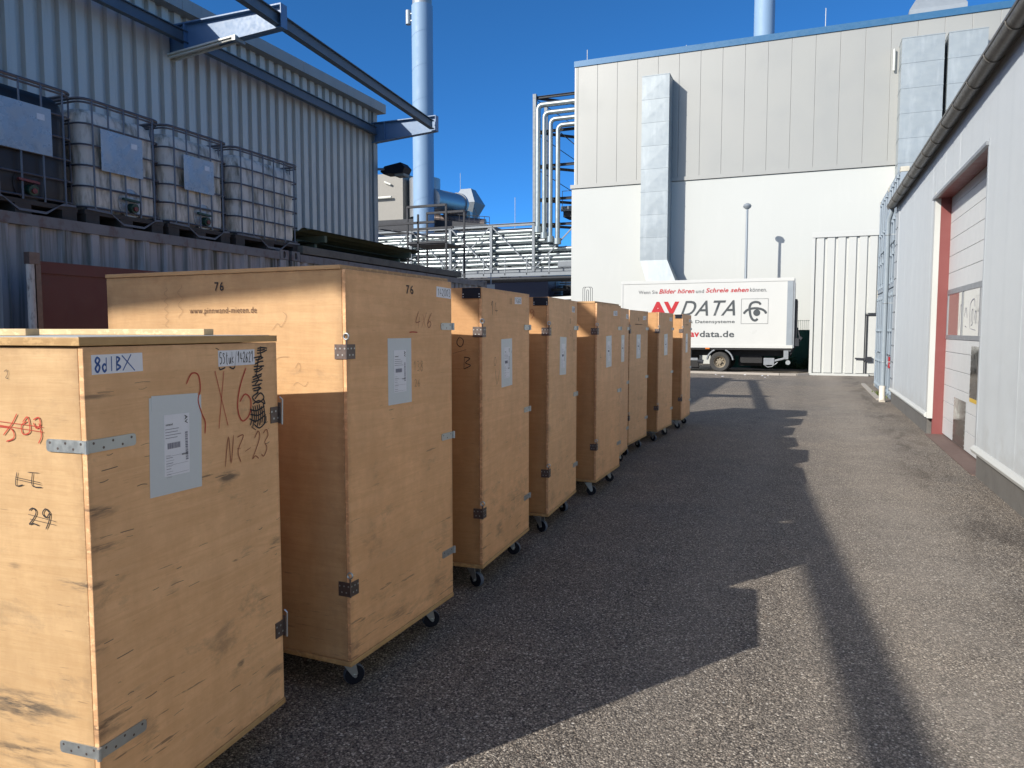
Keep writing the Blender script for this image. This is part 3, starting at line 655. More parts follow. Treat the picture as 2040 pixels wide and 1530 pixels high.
for i, (x, z, y0, y1, rt) in enumerate([(-6.85, 2.94, 8.5, 11.8, .05), (-6.95, 2.82, 8.4, 11.6, 0)]):
    b = MB(); n = 9; prof = []
    for j in range(n * 2): prof.append((x - .45 + j * .055, z + (.03 if (j // 2) % 2 else 0) + rt * (j * .055)))
    vs = [(p[0], yy, p[1]) for p in prof for yy in (y0, y1)] + [(p[0], yy, p[1] - .006) for p in prof for yy in (y0, y1)]
    k_ = len(prof) * 2
    fs = [(2 * j, 2 * j + 1, 2 * j + 3, 2 * j + 2) for j in range(len(prof) - 1)] + [(k_ + 2 * j, k_ + 2 * j + 2, k_ + 2 * j + 3, k_ + 2 * j + 1) for j in range(len(prof) - 1)]
    fs += [(0, 2 * len(prof) - 2, k_ + 2 * len(prof) - 2, k_)]
    b.add(vs, fs); b.box(x - .45, x + .48, y0 + .3, y0 + .36, z - .10, z - .01); b.box(x - .45, x + .48, y1 - .6, y1 - .54, z - .10, z - .01)
    tag(b.build('corrugated_sheet', M['green_sheet']), ['mossy corrugated sheet on top of the board pile, tilted', 'mossy corrugated sheet lower in the board pile'][i], 'sheet', 'sheets stored on the farther container')

# ================================================================== PLYWOOD CRATES
def caster_proto():
    c = bpy.data.objects.new('caster', None); COL.objects.link(c); c.empty_display_size = .05
    b = MB(); b.box(-.05, .05, -.05, .05, .142, .149); b.tube([(0, 0, .125), (0, 0, .143)], .038, 14); b.build('mount_plate', M['zinc'], c, smooth=True)
    b = MB()
    for sy in (-1, 1):
        b.prism([(-.035, sy * .026, .13), (.035, sy * .026, .13), (.048, sy * .026, .055), (.04, sy * .026, .038), (.026, sy * .026, .042)], (0, .003, 0))
    b.box(-.035, .035, -.026, .029, .122, .13); b.tube([(.035, -.034, .047), (.035, .036, .047)], .008, 8)
    b.build('fork', M['zinc'], c)
    b = MB(); n = 24; pr = [(.016, -.016), (.034, -.017), (.044, -.015), (.047, -.008), (.047, .008), (.044, .015), (.034, .017), (.016, .016)]
    vs = [(.035 + r_ * math.cos(2 * math.pi * j / n), y_, .047 + r_ * math.sin(2 * math.pi * j / n)) for r_, y_ in pr for j in range(n)]
    fs = [(i * n + j, i * n + (j + 1) % n, (i + 1) * n + (j + 1) % n, (i + 1) * n + j) for i in range(7) for j in range(n)] + [tuple(range(n)), tuple(range(7 * n, 8 * n))]
    b.add(vs, fs, 0); b.m = [0 if 1 < (f // n) < 5 else 1 for f in range(len(fs))]
    b.build('wheel', [M['rimgrey'], M['black']], c, smooth=True)
    b = MB(); b.bar((.0, 0, .12), (.085, 0, .135), .03, .004); b.build('brake_pedal', M['zinc'], c)
    return c
CAST = caster_proto(); CAST_KIDS = [o for o in bpy.data.objects if o.parent == CAST]
_used = [False]
def add_caster(parent, x, y, rz):
    global CAST
    if not _used[0]: c = CAST; _used[0] = True; ks = CAST_KIDS
    else:
        c = CAST.copy(); COL.objects.link(c)
        for q in CAST_KIDS:
            d = q.copy(); COL.objects.link(d); d.parent = c
    c.parent = parent; c.location = (x, y, 0); c.rotation_euler = (0, 0, rz)

CR = {1: (-1.798, 1.406, -4, .85), 2: (-1.79, 2.61, 1.7, .93), 3: (-1.80, 4.02, -2.7, .92), 4: (-1.84, 5.36, -3.5, .93), 5: (-1.84, 6.75, .4, .92),
      6: (-1.96, 8.0, -4, .87), 7: (-2.07, 9.14, 2.5, .93), 8: (-1.96, 10.5, 3, .9), 9: (-1.86, 12.0, 0, .92)}
CL = {1: 'low scuffed crate nearest the camera with grey top and red 3x6', 2: 'tall crate stencilled 76 with a web address on its sunlit side',
      3: 'tall crate with black corner plate and pencilled 14, next behind crate 76', 4: 'tall crate with a small black plate, between the crate marked 14 and the blue-wheeled one',
      5: 'tall crate with blue-rimmed casters and a closed lid edge along its top', 6: 'narrow visible crate squeezed behind the blue-wheeled crate',
      7: 'crate with small dark stencil close behind the squeezed narrow crate', 8: 'second crate from the far end, bright square above its shaded left side',
      9: 'farthest crate at the end of the row before the lorry'}
LEN = {1: 1.5}
def leaf(b, T, x0, x1, h0, h1, rounded=True, th=.003, screws=3, sm=1):
    """hinge leaf lying in the face frame, rounded at x0 end, with screw heads"""
    if rounded:
        r = (h1 - h0) * .25; s = 1 if x1 > x0 else -1
        poly = [(x1, h0, .0005), (x0 + s * r, h0, .0005), (x0 + s * r * .3, h0 + r * .3, .0005), (x0, h0 + r, .0005), (x0, h1 - r, .0005), (x0 + s * r * .3, h1 - r * .3, .0005), (x0 + s * r, h1, .0005), (x1, h1, .0005)]
    else: poly = [(x0, h0, .0005), (x1, h0, .0005), (x1, h1, .0005), (x0, h1, .0005)]
    b.prism([Vector(p) for p in poly], (0, 0, th), T=T)
    for i in range(screws):
        f = (i + .5) / screws; hx = x0 + (x1 - x0) * f; hh = h0 + (h1 - h0) * (.28 if i % 2 else .72)
        cx = Vector((hx, hh, th + .0006)); n = 8
        vs = [T @ (cx + Vector((.004 * math.cos(2 * math.pi * j / n), .004 * math.sin(2 * math.pi * j / n), 0))) for j in range(n)]
        b.add(vs, [tuple(range(n))], sm)

def crate(n):
    x, y, ang, wd = CR[n]; a = -R(ang); H = 1.555 if n == 1 else 1.855; L = LEN.get(n, 1.42)
    c = thing('transport_crate', CL[n], 'crate', (x, y, 0), a, 'plywood transport crates standing in a row')
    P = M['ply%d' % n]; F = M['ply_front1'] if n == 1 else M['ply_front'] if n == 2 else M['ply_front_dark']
    # local: x=0 right face, x<0 to the left; y from 0 (front) to wd
    t = .018; z0 = .15; bt = z0 + .022
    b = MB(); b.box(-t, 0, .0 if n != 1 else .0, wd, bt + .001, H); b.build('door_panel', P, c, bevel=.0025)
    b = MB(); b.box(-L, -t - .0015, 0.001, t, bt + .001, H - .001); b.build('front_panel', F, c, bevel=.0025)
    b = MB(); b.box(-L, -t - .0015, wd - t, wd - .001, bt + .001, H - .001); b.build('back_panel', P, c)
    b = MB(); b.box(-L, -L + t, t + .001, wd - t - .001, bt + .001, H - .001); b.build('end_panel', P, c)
    b = MB(); b.box(-L - .004, .003, -.006, wd + .004, z0, bt); b.build('base_board', M['ply_edge'], c, bevel=.003)
    if n == 1:
        b = MB(); b.box(-L - .01, .002, -.012, wd + .002, H + .003, H + .026); b.build('lid', M['ply_edge'], c, bevel=.002)
        b = MB(); b.box(-L, -.02, .005, wd - .015, H + .0262, H + .0275); b.build('lid_cover', M['lid_grey'], c)
        b = MB(); b.box(-L, -.15, .64, .69, H + .028, H + .050); b.build('batten', M['batten'], c, bevel=.002)
        b = MB(); b.box(-L, -.535, .27, .32, H + .028, H + .050); b.build('batten', M['batten'], c, bevel=.002)
    else:
        b = MB(); b.box(-L, -.019, .019, wd - .019, H - .02, H - .004); b.build('lid', M['ply_front'], c)
        if n in (2, 5):
            b = MB(); b.box(-L - .002, -.021, -.004, wd, H, H + .018); b.build('lid_board', M['ply_front'], c, bevel=.002)
    TR = frame((0, 0, 0), (0, 1, 0)); TF = frame((0, 0, 0), (-1, 0, 0))
    # frames: right-face normal must look +x, front normal -y
    TR = Matrix(((0, 0, 1, 0), (1, 0, 0, 0), (0, 1, 0, 0), (0, 0, 0, 1)))
    TF = Matrix(((1, 0, 0, 0), (0, 0, -1, 0), (0, 1, 0, 0), (0, 0, 0, 1)))      # s runs +x: negative s = left
    # hinges and hasps
    if n == 1:
        for h in (1.285, .425):
            b = MB(); leaf(b, TR, .165, .003, h - .0175, h + .0175, screws=5); leaf(b, TF, -.14, -.003, h - .0175, h + .0175, screws=5)
            b.tube([(.004, -.004, h - .018), (.004, -.004, h + .018)], .0065, 10)
            b.build('strap_hinge', [M['zinc'], M['steel_brown']], c)
        hs, hy = (1.283, .455), wd
        for h in hs:
            b = MB(); leaf(b, TR, wd - .048, wd, h - .03, h + .03, False, screws=4); b.box(.0, .012, wd, wd + .004, h - .035, h + .045); b.build('hasp', [M['steel_brown'], M['zinc']], c)
            b = MB(); b.tube([(.012, wd + .008, h - .04), (.014, wd + .01, h + .055), (.002, wd + .01, h + .065)], .003, 6); b.build('pin', M['zinc'], c)
    else:
        for h in (1.62, 1.04 if n < 5 else .97, .41):
            b = MB(); leaf(b, TR, wd - .12, wd - .002, h - .018, h + .018, screws=3)
            b.box(.001, .004, wd - .002, wd + .012, h - .018, h + .018); b.tube([(.006, wd + .008, h - .019), (.006, wd + .008, h + .019)], .0065, 8)
            b.box(-.12, .0, wd + .0005, wd + .004, h - .018, h + .018)
            b.build('strap_hinge', [M['zinc'], M['steel_brown']], c)
        for h in (1.51 if n == 2 else 1.59, .49):
            b = MB(); leaf(b, TR, .058, .001, h - .031, h + .031, False, screws=5); leaf(b, TF, -.058, -.001, h - .031, h + .031, False, screws=5)
            b.tube([(.003, -.003, h - .032), (.003, -.003, h + .05)], .004, 8)
            b.build('hasp', [M['steel_brown'], M['zinc']], c)
            b = MB(); k_ = [(.003 + .013 * math.cos(R(i * 36)), -.004, h + .064 + .013 * math.sin(R(i * 36))) for i in range(11)]
            b.tube(k_, .0035, 6); b.build('pin_ring', M['zinc'], c, smooth=True)
    # sheet of paper with the printed document
    dx0, dx1, dh0, dh1 = {1: (.217, .436, 1.095, 1.395), 2: (.312, .516, 1.255, 1.563)}.get(n, (.335, .545, 1.235, 1.545))
    rot = {1: -.03, 3: .02, 4: -.03, 5: .03, 8: .02}.get(n, 0)
    pp = plate(TR, dx0, dx1, dh0, dh1, M['paper'], c, 'document_sheet', .0012, rot)
    cx = (dx0 + dx1) / 2; ix0, ix1 = cx - .052, cx + .054; ih0, ih1 = dh0 + .055, dh1 - .055
    T2 = TR @ Matrix.Translation((0, 0, .0008))
    if n == 1:
        plate(T2, dx0 + .012, dx1 - .013, dh1 - .04, dh1 + .006, M['paper'], pp, 'sleeve_flap', .0012, rot)
    ip = plate(T2, ix0, ix1, ih0, ih1, M['printed'], pp, 'printed_label', .0010, rot)
    T3 = TR @ Matrix.Translation((0, 0, .0020)); b = MB(); rnd = random.Random(n * 7)
    hgt = ih1 - ih0
    def ln(s0, s1, hh, th): b.box(ix0 + s0 * .106, ix0 + s1 * .106, hh, hh + th, 0, .0003, T=T3)
    for i in range(4): ln(.05, .5 + rnd.random() * .25, ih1 - .045 - i * .009, .0018)
    x_ = .12
    while x_ < .62:
        w_ = rnd.choice((.012, .02, .035)); ln(x_, x_ + w_, ih1 - .105, .018); x_ += w_ + .012
    for i in range(9): ln(.05, .22 + rnd.random() * .15, ih1 - .125 - i * .0085, .0016 if i % 2 else .0008)
    for i in range(3): ln(.05, .93, ih0 + .006 + i * .028, .0007)
    y_ = 0
    while y_ < .085:
        w_ = rnd.choice((.0015, .003, .004)); b.box(ix0 + .088, ix0 + .099, ih1 - .06 - y_ - w_, ih1 - .06 - y_, 0, .0003, T=T3); y_ += w_ + .0016
    b.build('print', M['ink_soft'], ip)
    if n <= 3:
        text('AV', T3 @ Matrix.Translation((ix0 + .088, ih1 - .006, 0)) @ Matrix.Rotation(-math.pi / 2, 4, 'Z'), 0, .028, 0, .012, M['ink'], ip, 'print', bold=.02, proud=.0003)
        text('45680', T3, ix0 + .07, ix0 + .098, ih0 + .058, ih0 + .064, M['ink'], ip, 'print', bold=.02, proud=.0003)
        text('omend', T3, ix0 + .008, ix0 + .036, ih1 - .033, ih1 - .026, M['ink'], ip, 'print', bold=.02, proud=.0003)
    # small note top right
    if n > 1:
        nx = {2: (.768, .922, 1.768, 1.822), 3: (.60, .74, 1.777, 1.823), 4: (.74, .84, 1.755, 1.805), 5: (.61, .77, 1.748, 1.798)}.get(n, (.66, .83, 1.738, 1.79))
        nl = plate(TR, *nx, M['printed'], c, 'number_note', .0012, .03 if n % 2 else -.03)
        pen('142003' if n == 2 else '142605' if n == 3 else '142601' if n == 4 else '142602', T2 @ Matrix.Translation((0, 0, .0007)), nx[0] + .008, nx[1] - .006, nx[2] + .008, nx[3] - .008, .0032, M['ink'], nl, jit=.08, seed=n, proud=0)
        if n >= 4:
            plate(TR, .3 + .0, .33, 1.0, 1.01, M['ply_edge'], c, 'repair_chip', .0008) if False else None
    return c, TR, TF

c1, TR, TF = crate(1)
nt_ = plate(TR, .025, .202, 1.480, 1.534, M['printed'], c1, 'blue_note', .0012, .01)
TRp = TR @ Matrix.Translation((0, 0, .0016))
pen('8dIB', TRp, .033, .125, 1.487, 1.526, .0058, M['ink_blue'], nt_, seed=4, jit=.05, proud=0)
scribble([[(.127, 1.529), (.172, 1.484)], [(.160, 1.531), (.129, 1.486)]], .0065, TRp, M['ink_blue'], nt_, 'handwriting', proud=0, smooth=False)
nt_ = plate(TR, .527, .718, 1.478, 1.532, M['printed'], c1, 'white_note', .0012, 0)
pen('5Stuk/142621', TRp, .532, .712, 1.487, 1.524, .0030, M['ink'], nt_, seed=9, jit=.07, proud=0)
scribble([[(.375, 1.430), (.40, 1.462), (.43, 1.455), (.437, 1.41), (.425, 1.375), (.44, 1.33), (.455, 1.30), (.452, 1.262)]], .0045, TR, M['ink_red'], c1, 'handwriting')
scribble([[(.508, 1.465), (.565, 1.275)], [(.552, 1.462), (.520, 1.27)]], .0052, TR, M['ink_red'], c1, 'handwriting', smooth=False)
scribble([[(.668, 1.468), (.632, 1.40), (.618, 1.33), (.64, 1.282), (.68, 1.30), (.69, 1.35), (.66, 1.375), (.63, 1.35)]], .0052, TR, M['ink_red'], c1, 'handwriting')
pen('NZ-23', TR, .548, .79, 1.135, 1.235, .0034, M['ink_rust'], c1, seed=3, lean=.18)
rnd = random.Random(5); st = []
col = [(.755, 1.525), (.742, 1.492), (.735, 1.458), (.728, 1.425), (.728, 1.39)]
for k_, (cx, h) in enumerate(col):        # column of crossed-out black marker letters down the right edge
    for q in range(3):
        st.append([(cx - .026 + rnd.uniform(-.006, .006), h - .010 + q * .009 + rnd.uniform(-.004, .004)), (cx + .004, h - .006 + q * .009), (cx + .030 + rnd.uniform(-.008, .008), h - .002 + q * .008 + rnd.uniform(-.006, .006))])
    st.append([(cx + rnd.uniform(-.012, .012), h + .017), (cx + rnd.uniform(-.01, .01), h - .002), (cx + rnd.uniform(-.014, .014), h - .020)])
st += [[(.735, 1.375), (.70, 1.360), (.728, 1.338), (.765, 1.352), (.745, 1.372), (.712, 1.352)], [(.700, 1.335), (.735, 1.345), (.770, 1.330), (.760, 1.352)]]
for q in range(7): st.append([(.688 + q * .012, 1.325 + rnd.uniform(-.006, .008)), (.696 + q * .012, 1.29), (.684 + q * .013, 1.262 + rnd.uniform(-.01, .006))])
st += [[(.683, 1.318), (.72, 1.310), (.768, 1.322)], [(.685, 1.300), (.73, 1.292), (.765, 1.304)], [(.680, 1.285), (.72, 1.272), (.775, 1.290)], [(.705, 1.262), (.735, 1.245), (.770, 1.262), (.775, 1.285)], [(.69, 1.255), (.715, 1.24)]]
scribble(st, .0055, TR, M['ink'], c1)
scribble([[(.515, 1.545 - .004), (.53, 1.535)], [(.53, 1.476), (.535, 1.468), (.56, 1.474)], [(.58, 1.475), (.60, 1.468), (.61, 1.476)]], .005, TR, M['ink'], c1)
# front face marks of crate 1 (s negative = to the left)
scribble([[(-.30, 1.305), (-.265, 1.34), (-.245, 1.368)], [(-.33, 1.33), (-.27, 1.325), (-.26, 1.30), (-.29, 1.288)], [(-.225, 1.345), (-.205, 1.36), (-.20, 1.32), (-.225, 1.312), (-.23, 1.335), (-.21, 1.348)], [(-.185, 1.353), (-.165, 1.36), (-.16, 1.34), (-.175, 1.33), (-.185, 1.345)], [(-.165, 1.345), (-.158, 1.31), (-.17, 1.288)], [(-.33, 1.335), (-.15, 1.32)], [(-.33, 1.345), (-.15, 1.334)]], .0036, TF, M['ink_red'], c1, 'handwriting')
scribble([[(-.255, 1.203), (-.262, 1.165), (-.235, 1.168)], [(-.215, 1.205), (-.175, 1.205)], [(-.197, 1.205), (-.20, 1.168), (-.165, 1.165)], [(-.262, 1.188), (-.17, 1.178)], [(-.26, 1.182), (-.168, 1.172)]], .003, TF, M['ink'], c1)
pen('29', TF, -.225, -.13, 1.055, 1.105, .0036, M['ink'], c1, 'scribble', seed=6)
scribble([[(-.22, 1.085), (-.12, 1.072)], [(-.215, 1.072), (-.12, 1.062)]], .003, TF, M['ink'], c1)
scribble([[(-.285, 1.485), (-.275, 1.49), (-.272, 1.478), (-.28, 1.468), (-.27, 1.466)]], .0015, TF, M['ink'], c1, 'handwriting')
# rubber and hand marks on the shaded face of crate 1
M['scuff'] = flat('scuff', (.17, .125, .085), .8); M['scuff2'] = flat('scuff_light', (.24, .175, .11), .8)
rnd = random.Random(11); mb = MB(); mb2 = MB()
for i in range(40):
    s0 = abs(rnd.gauss(0, .22)) + .015; h = rnd.uniform(.3, 1.45); l = rnd.uniform(.01, .06); s0 = min(s0, .75)
    rib(mb if rnd.random() < .45 else mb2, [(s0, h), (s0 + l * .5, h + rnd.uniform(-.002, .003)), (s0 + l, h + rnd.uniform(-.002, .004))], rnd.uniform(.0008, .0026), TR, .0010)
for i in range(12):
    s0 = rnd.uniform(.70, .83); h = rnd.uniform(.35, 1.5); l = rnd.uniform(.008, .03)
    rib(mb2, [(s0, h), (s0 + l * .5, h), (min(s0 + l, .845), h + .004)], rnd.uniform(.001, .003), TR, .0010)
mb.build('scuff_marks', M['scuff'], c1); mb2.build('scuff_marks', M['scuff2'], c1)

c2, TR, TF = crate(2)
text('76', TR, .475, .54, 1.773, 1.815, M['ink'], c2, 'stencil', bold=.01, space=1.25)
text('76', TF, -.716, -.663, 1.778, 1.818, M['ink'], c2, 'stencil', bold=.01, space=1.25)
text('www.pinnwand-mieten.de', TF, -.872, -.475, 1.668, 1.704, M['ink_brown'], c2, 'stencil', space=1.1)
pen('4x6', TR, .555, .725, 1.610, 1.690, .0038, M['ink_rust'], c2, seed=2, lean=.2)
scribble([[(.50, 1.590), (.53, 1.592), (.575, 1.590)]], .006, TR, M['ink_red'], c2)
pen('138', TR, .53, .63, 1.40, 1.45, .0022, M['ink_pencil'], c2, seed=7)
pen('26', TR, .54, .60, 1.325, 1.36, .0022, M['ink_pencil'], c2, seed=8)
scribble([[(-1.02 + .012 * math.sin(i * 1.9), 1.80 - i * .011) for i in range(18)], [(-.93 + .014 * math.sin(i * 1.3 + 1), 1.81 - i * .012) for i in range(14)], [(-.39, 1.60), (-.36, 1.63), (-.34, 1.615), (-.31, 1.66), (-.33, 1.68)], [(-.52, 1.49), (-.50, 1.52), (-.52, 1.55), (-.55, 1.53), (-.54, 1.50), (-.50, 1.49)], [(-.40, 1.44), (-.36, 1.48), (-.30, 1.485)]], .0014, TF, M['ink_pencil'], c2, 'pencil_marks')
scribble([[(-.27, 1.435), (-.25, 1.46), (-.24, 1.44), (-.25, 1.42)], [(-.28, 1.36), (-.26, 1.375), (-.22, 1.36), (-.2, 1.38)]], .0014, TF, M['ink_pencil'], c2, 'pencil_marks')
c3, TR, TF = crate(3)
pen('14', TR, .135, .275, 1.69, 1.775, .0045, M['ink_brown'], c3, seed=5)
text('11', TR, .50, .53, 1.77, 1.812, M['ink_brown'], c3, 'stencil')
scribble([[(.21, 1.43), (.20, 1.40), (.215, 1.38), (.235, 1.40), (.225, 1.43), (.21, 1.43)], [(.22, 1.36), (.25, 1.26), (.30, 1.35)]], .0028, TR, M['ink_brown'], c3, 'handwriting')
pen('0', TF, -.17, -.11, 1.50, 1.56, .004, M['ink'], c3, seed=1); pen('B', TF, -.13, -.06, 1.37, 1.44, .0045, M['ink'], c3, seed=4)
scribble([[(-.19, 1.46), (-.10, 1.485)]], .003, TF, M['ink'], c3, 'handwriting')
c4, TR, TF = crate(4)
text('II', TR, .66, .69, 1.655, 1.70, M['ink'], c4, 'stencil', space=1.3)
pen('26', TR, .66, .78, 1.55, 1.60, .003, M['ink_rust'], c4, seed=3); pen('03', TR, .78, .86, 1.42, 1.52, .003, M['ink_brown'], c4, seed=5)
pen('9', TF, -.16, -.11, 1.70, 1.76, .003, M['ink_rust'], c4, seed=5)
c5, TR, TF = crate(5)
pen('4', TR, .10, .17, 1.31, 1.38, .003, M['ink_brown'], c5, seed=5)
c6, TR, TF = crate(6)
c7, TR, TF = crate(7)
text('1', TR, .42, .44, 1.72, 1.765, M['ink'], c7, 'stencil'); text('www.pinnwand-mieten.de', TR, .26, .62, 1.665, 1.685, M['ink_brown'], c7, 'stencil', bold=.02)
c8, TR, TF = crate(8)
c9, TR, TF = crate(9)
text('1', TR, .42, .44, 1.74, 1.785, M['ink'], c9, 'stencil'); text('www.pinnwand-mieten.de', TR, .26, .62, 1.68, 1.70, M['ink_brown'], c9, 'stencil', bold=.02)
CRS = {1: c1, 2: c2, 3: c3, 4: c4, 5: c5, 6: c6, 7: c7, 8: c8, 9: c9}
for n, c in CRS.items():
    TFn = Matrix(((1, 0, 0, 0), (0, 0, -1, 0), (0, 1, 0, 0), (0, 0, 0, 1)))
    if n in (3, 4, 9):
        b = MB(); b.box(-.125, -.008, 1.79, 1.852, .0006, .006, T=TFn)
        for sx_ in (-.118, -.015):
            for hh in (1.799, 1.815):
                b.add([TFn @ Vector((sx_ + .004 * math.cos(R(j * 45)), hh + .004 * math.sin(R(j * 45)), .0068)) for j in range(8)], [tuple(range(8))], 1)
        b.build('corner_plate', [M['black'], M['zinc']], c)
    wd = CR[n][3]; rnd = random.Random(n)
    for cx, cy in ((-.11 if n > 1 else -.4, .11), (-.11 if n > 1 else -.4, wd - (.12 if n > 1 else .3)), (-1.28, .11), (-1.28, wd - .12)): add_caster(c, cx, cy, rnd.uniform(-.7, .9))

# ================================================================== RIGHT HALL
rh = thing('workshop_hall', 'low pale blue-grey workshop hall with dark gutter and red door jamb', 'building', (1.74, 12, 0))
T = Matrix.Translation((-1.74, -12, 0)); XW = 1.74; DY0, DY1, DZ = 9.36, 12.86, 3.58
def micro(b, y0, y1, z0, z1, ph=0):
    """finely lined sandwich cladding: 1.1 m panels, shallow grooves"""
    y = y0; vs = []; pts = []
    while y < y1 - 1e-4:
        k_ = (y - ph) % 1.1
        pts.append((y, 0)); y += .018
        pts.append((min(y, y1), 0)); y += .004
        deep = ((y - ph) % 1.1) < .022
        pts.append((min(y, y1), .012 if deep else .004)); y += .008
        pts.append((min(y, y1), .012 if deep else .004)); y += .004
    pts.append((y1, 0))
    for a, d in pts: vs += [(XW + d, a, z0), (XW + d, a, z1)]
    b.add(vs, [(2 * i, 2 * i + 1, 2 * i + 3, 2 * i + 2) for i in range(len(pts) - 1) if pts[i + 1][0] > pts[i][0]])
b = MB(); micro(b, DY1 + .12, 17.75, .30, 4.4); micro(b, -2, DY0, .30, 4.4); micro(b, DY0, DY1 + .12, DZ, 4.4)
b.build('cladding', M['hall'], rh, T=T)
b = MB(); b.box(XW + .03, 13, DY1 + .15, 18.3, .0, 4.42); b.box(XW + .03, 13, -6, DY0 - .01, 0, 4.42); b.box(XW + .03, 13, DY0 - .01, DY1 + .15, DZ + .02, 4.42); b.box(3.2, 13, DY0 - .01, DY1 + .15, 0, DZ + .02)
b.build('wall', M['hall'], rh, T=T)
b = MB(); b.box(XW + .012, XW + .2, DY1 + .1, 18.31, 0, .27); b.box(XW + .012, XW + .2, -2, DY0 - .03, 0, .27); b.build('plinth', M['plinth'], rh, T=T)
b = MB()
for ya, yb in ((DY1 + .04, 18.3), (-2, DY0 + .02)):
    b.prism([(XW - .03, ya, .262), (XW - .045, ya, .30), (XW - .02, ya, .335), (XW + .01, ya, .345), (XW + .01, ya, .262)], (0, yb - ya, 0))
b.build('base_trim', M['white_trim'], rh, T=T, bevel=.004)
b = MB(); b.box(XW - .006, XW + .07, DY1 + .0, DY1 + .115, .25, DZ + .1); b.build('door_trim', M['white_trim'], rh, T=T)
b = MB(); b.box(XW - .004, XW + .05, DY0 - .06, DY0, .3, DZ + .06); b.build('door_trim', M['hall'], rh, T=T)
b = MB(); b.box(XW + .07, XW + .23, DY1, DY1 + .06, 0, DZ); b.build('jamb', M['red_paint'], rh, T=T)
b = MB(); b.box(XW + .05, XW + .23, DY0 - .06, DY0, 0, DZ); b.build('jamb', M['red_paint'], rh, T=T)
b = MB(); b.box(XW + .0, XW + .24, DY0, DY1 + .06, DZ - .0, DZ + .04); b.build('lintel', M['red_paint'], rh, T=T)
b = MB(); b.box(XW - .03, XW + .012, DY0 - .03, DY1 + .14, DZ - .01, DZ + .03); b.build('drip_edge', M['grey_alu'], rh, T=T)
b = MB(); b.box(XW - .02, XW + .25, DY0, DY1, -.03, .012); b.build('threshold', paint('brown_sill', (.14, .095, .08), .8, var=.2, vs=5), rh, T=T)
b = MB(); b.box(XW - .015, XW + .03, 17.75, 18.3, .30, 4.3); b.box(XW + .03, 3, 18.3, 18.33, .3, 4.3); o = b.build('corner_trim', M['hall'], rh, T=T)
b = MB()
for i in range(11):
    for yy in (17.9, 18.17):
        z = .55 + i * .36; b.tube([(XW - .026, yy, z), (XW - .015, yy, z)], .016, 8)
b.build('screw_heads', M['dark_steel'], o, T=Matrix.Translation((-1.74, -12, 0)))
b = MB(); b.prism([(1.60, -6, 4.40), (13, -6, 5.5), (13, -6, 5.6), (1.60, -6, 4.46)], (0, 24.45, 0)); b.build('roof', M['gutter'], rh, T=T)
b = MB(); b.box(1.66, XW + .02, -2, 18.4, 4.30, 4.40); b.build('eaves_board', M['plinth'], rh, T=T)
# half round gutter with brackets
gy = [(-2, 18.5)]
b = MB(); n = 12; vs = []
gx, gz, gr = 1.635, 4.33, .085
for yy in (-2, 18.5):
    for j in range(n + 1):
        a = math.pi + math.pi * j / n; vs.append((gx + gr * math.cos(a), yy, gz + gr * math.sin(a)))
    for j in range(n + 1):
        a = 2 * math.pi - math.pi * j / n; vs.append((gx + (gr - .006) * math.cos(a), yy, gz + (gr - .006) * math.sin(a)))
m_ = 2 * (n + 1)
b.add(vs, [(j, (j + 1) % m_, m_ + (j + 1) % m_, m_ + j) for j in range(m_)] + [tuple(range(m_)), tuple(range(m_, 2 * m_))])
b.add([(gx + gr * math.cos(math.pi + math.pi * j / n), 18.5, gz + gr * math.sin(math.pi + math.pi * j / n)) for j in range(n + 1)], [tuple(range(n + 1))])
b.tube([(gx - gr, -2, gz + .004), (gx - gr, 18.5, gz + .004)], .010, 8)
gt = b.build('gutter', M['gutter'], rh, smooth=True, T=T)
for i in range(22):
    b = MB(); yy = 18.2 - i * .86
    b.tube([(gx + (gr + .004) * math.cos(math.pi + math.pi * j / 10), yy, gz + (gr + .004) * math.sin(math.pi + math.pi * j / 10)) for j in range(11)], .007, 6)
    b.build('gutter_bracket', M['gutter'], gt, smooth=True, T=T)
# downpipe
dp = b = MB(); b.tube([(1.635, 18.36, 4.27), (1.635, 18.36, 4.2), (1.60, 18.40, 4.08), (1.585, 18.42, 3.98), (1.585, 18.42, .35)], .055, 14)
o = b.build('downpipe', M['downpipe'], rh, smooth=True, T=T)
b = MB(); b.tube([(1.585, 18.42, .36), (1.585, 18.42, .10), (1.582, 18.37, .03), (1.58, 18.30, .0)], .07, 14, rs=[.066, .066, .066, .064]); b.build('pipe_foot', M['downpipe_foot'], o, smooth=True, T=Matrix.Translation((-1.74, -12, 0)))
b = MB()
for zz in (3.7, 2.2, .9):
    b.tube([(1.585 + .06 * math.cos(R(i * 30)), 18.42 + .06 * math.sin(R(i * 30)), zz) for i in range(13)], .008, 6); b.box(1.64, 1.74, 18.30, 18.32, zz - .01, zz + .01)
b.build('pipe_clip', M['zinc'], o, T=Matrix.Translation((-1.74, -12, 0)))
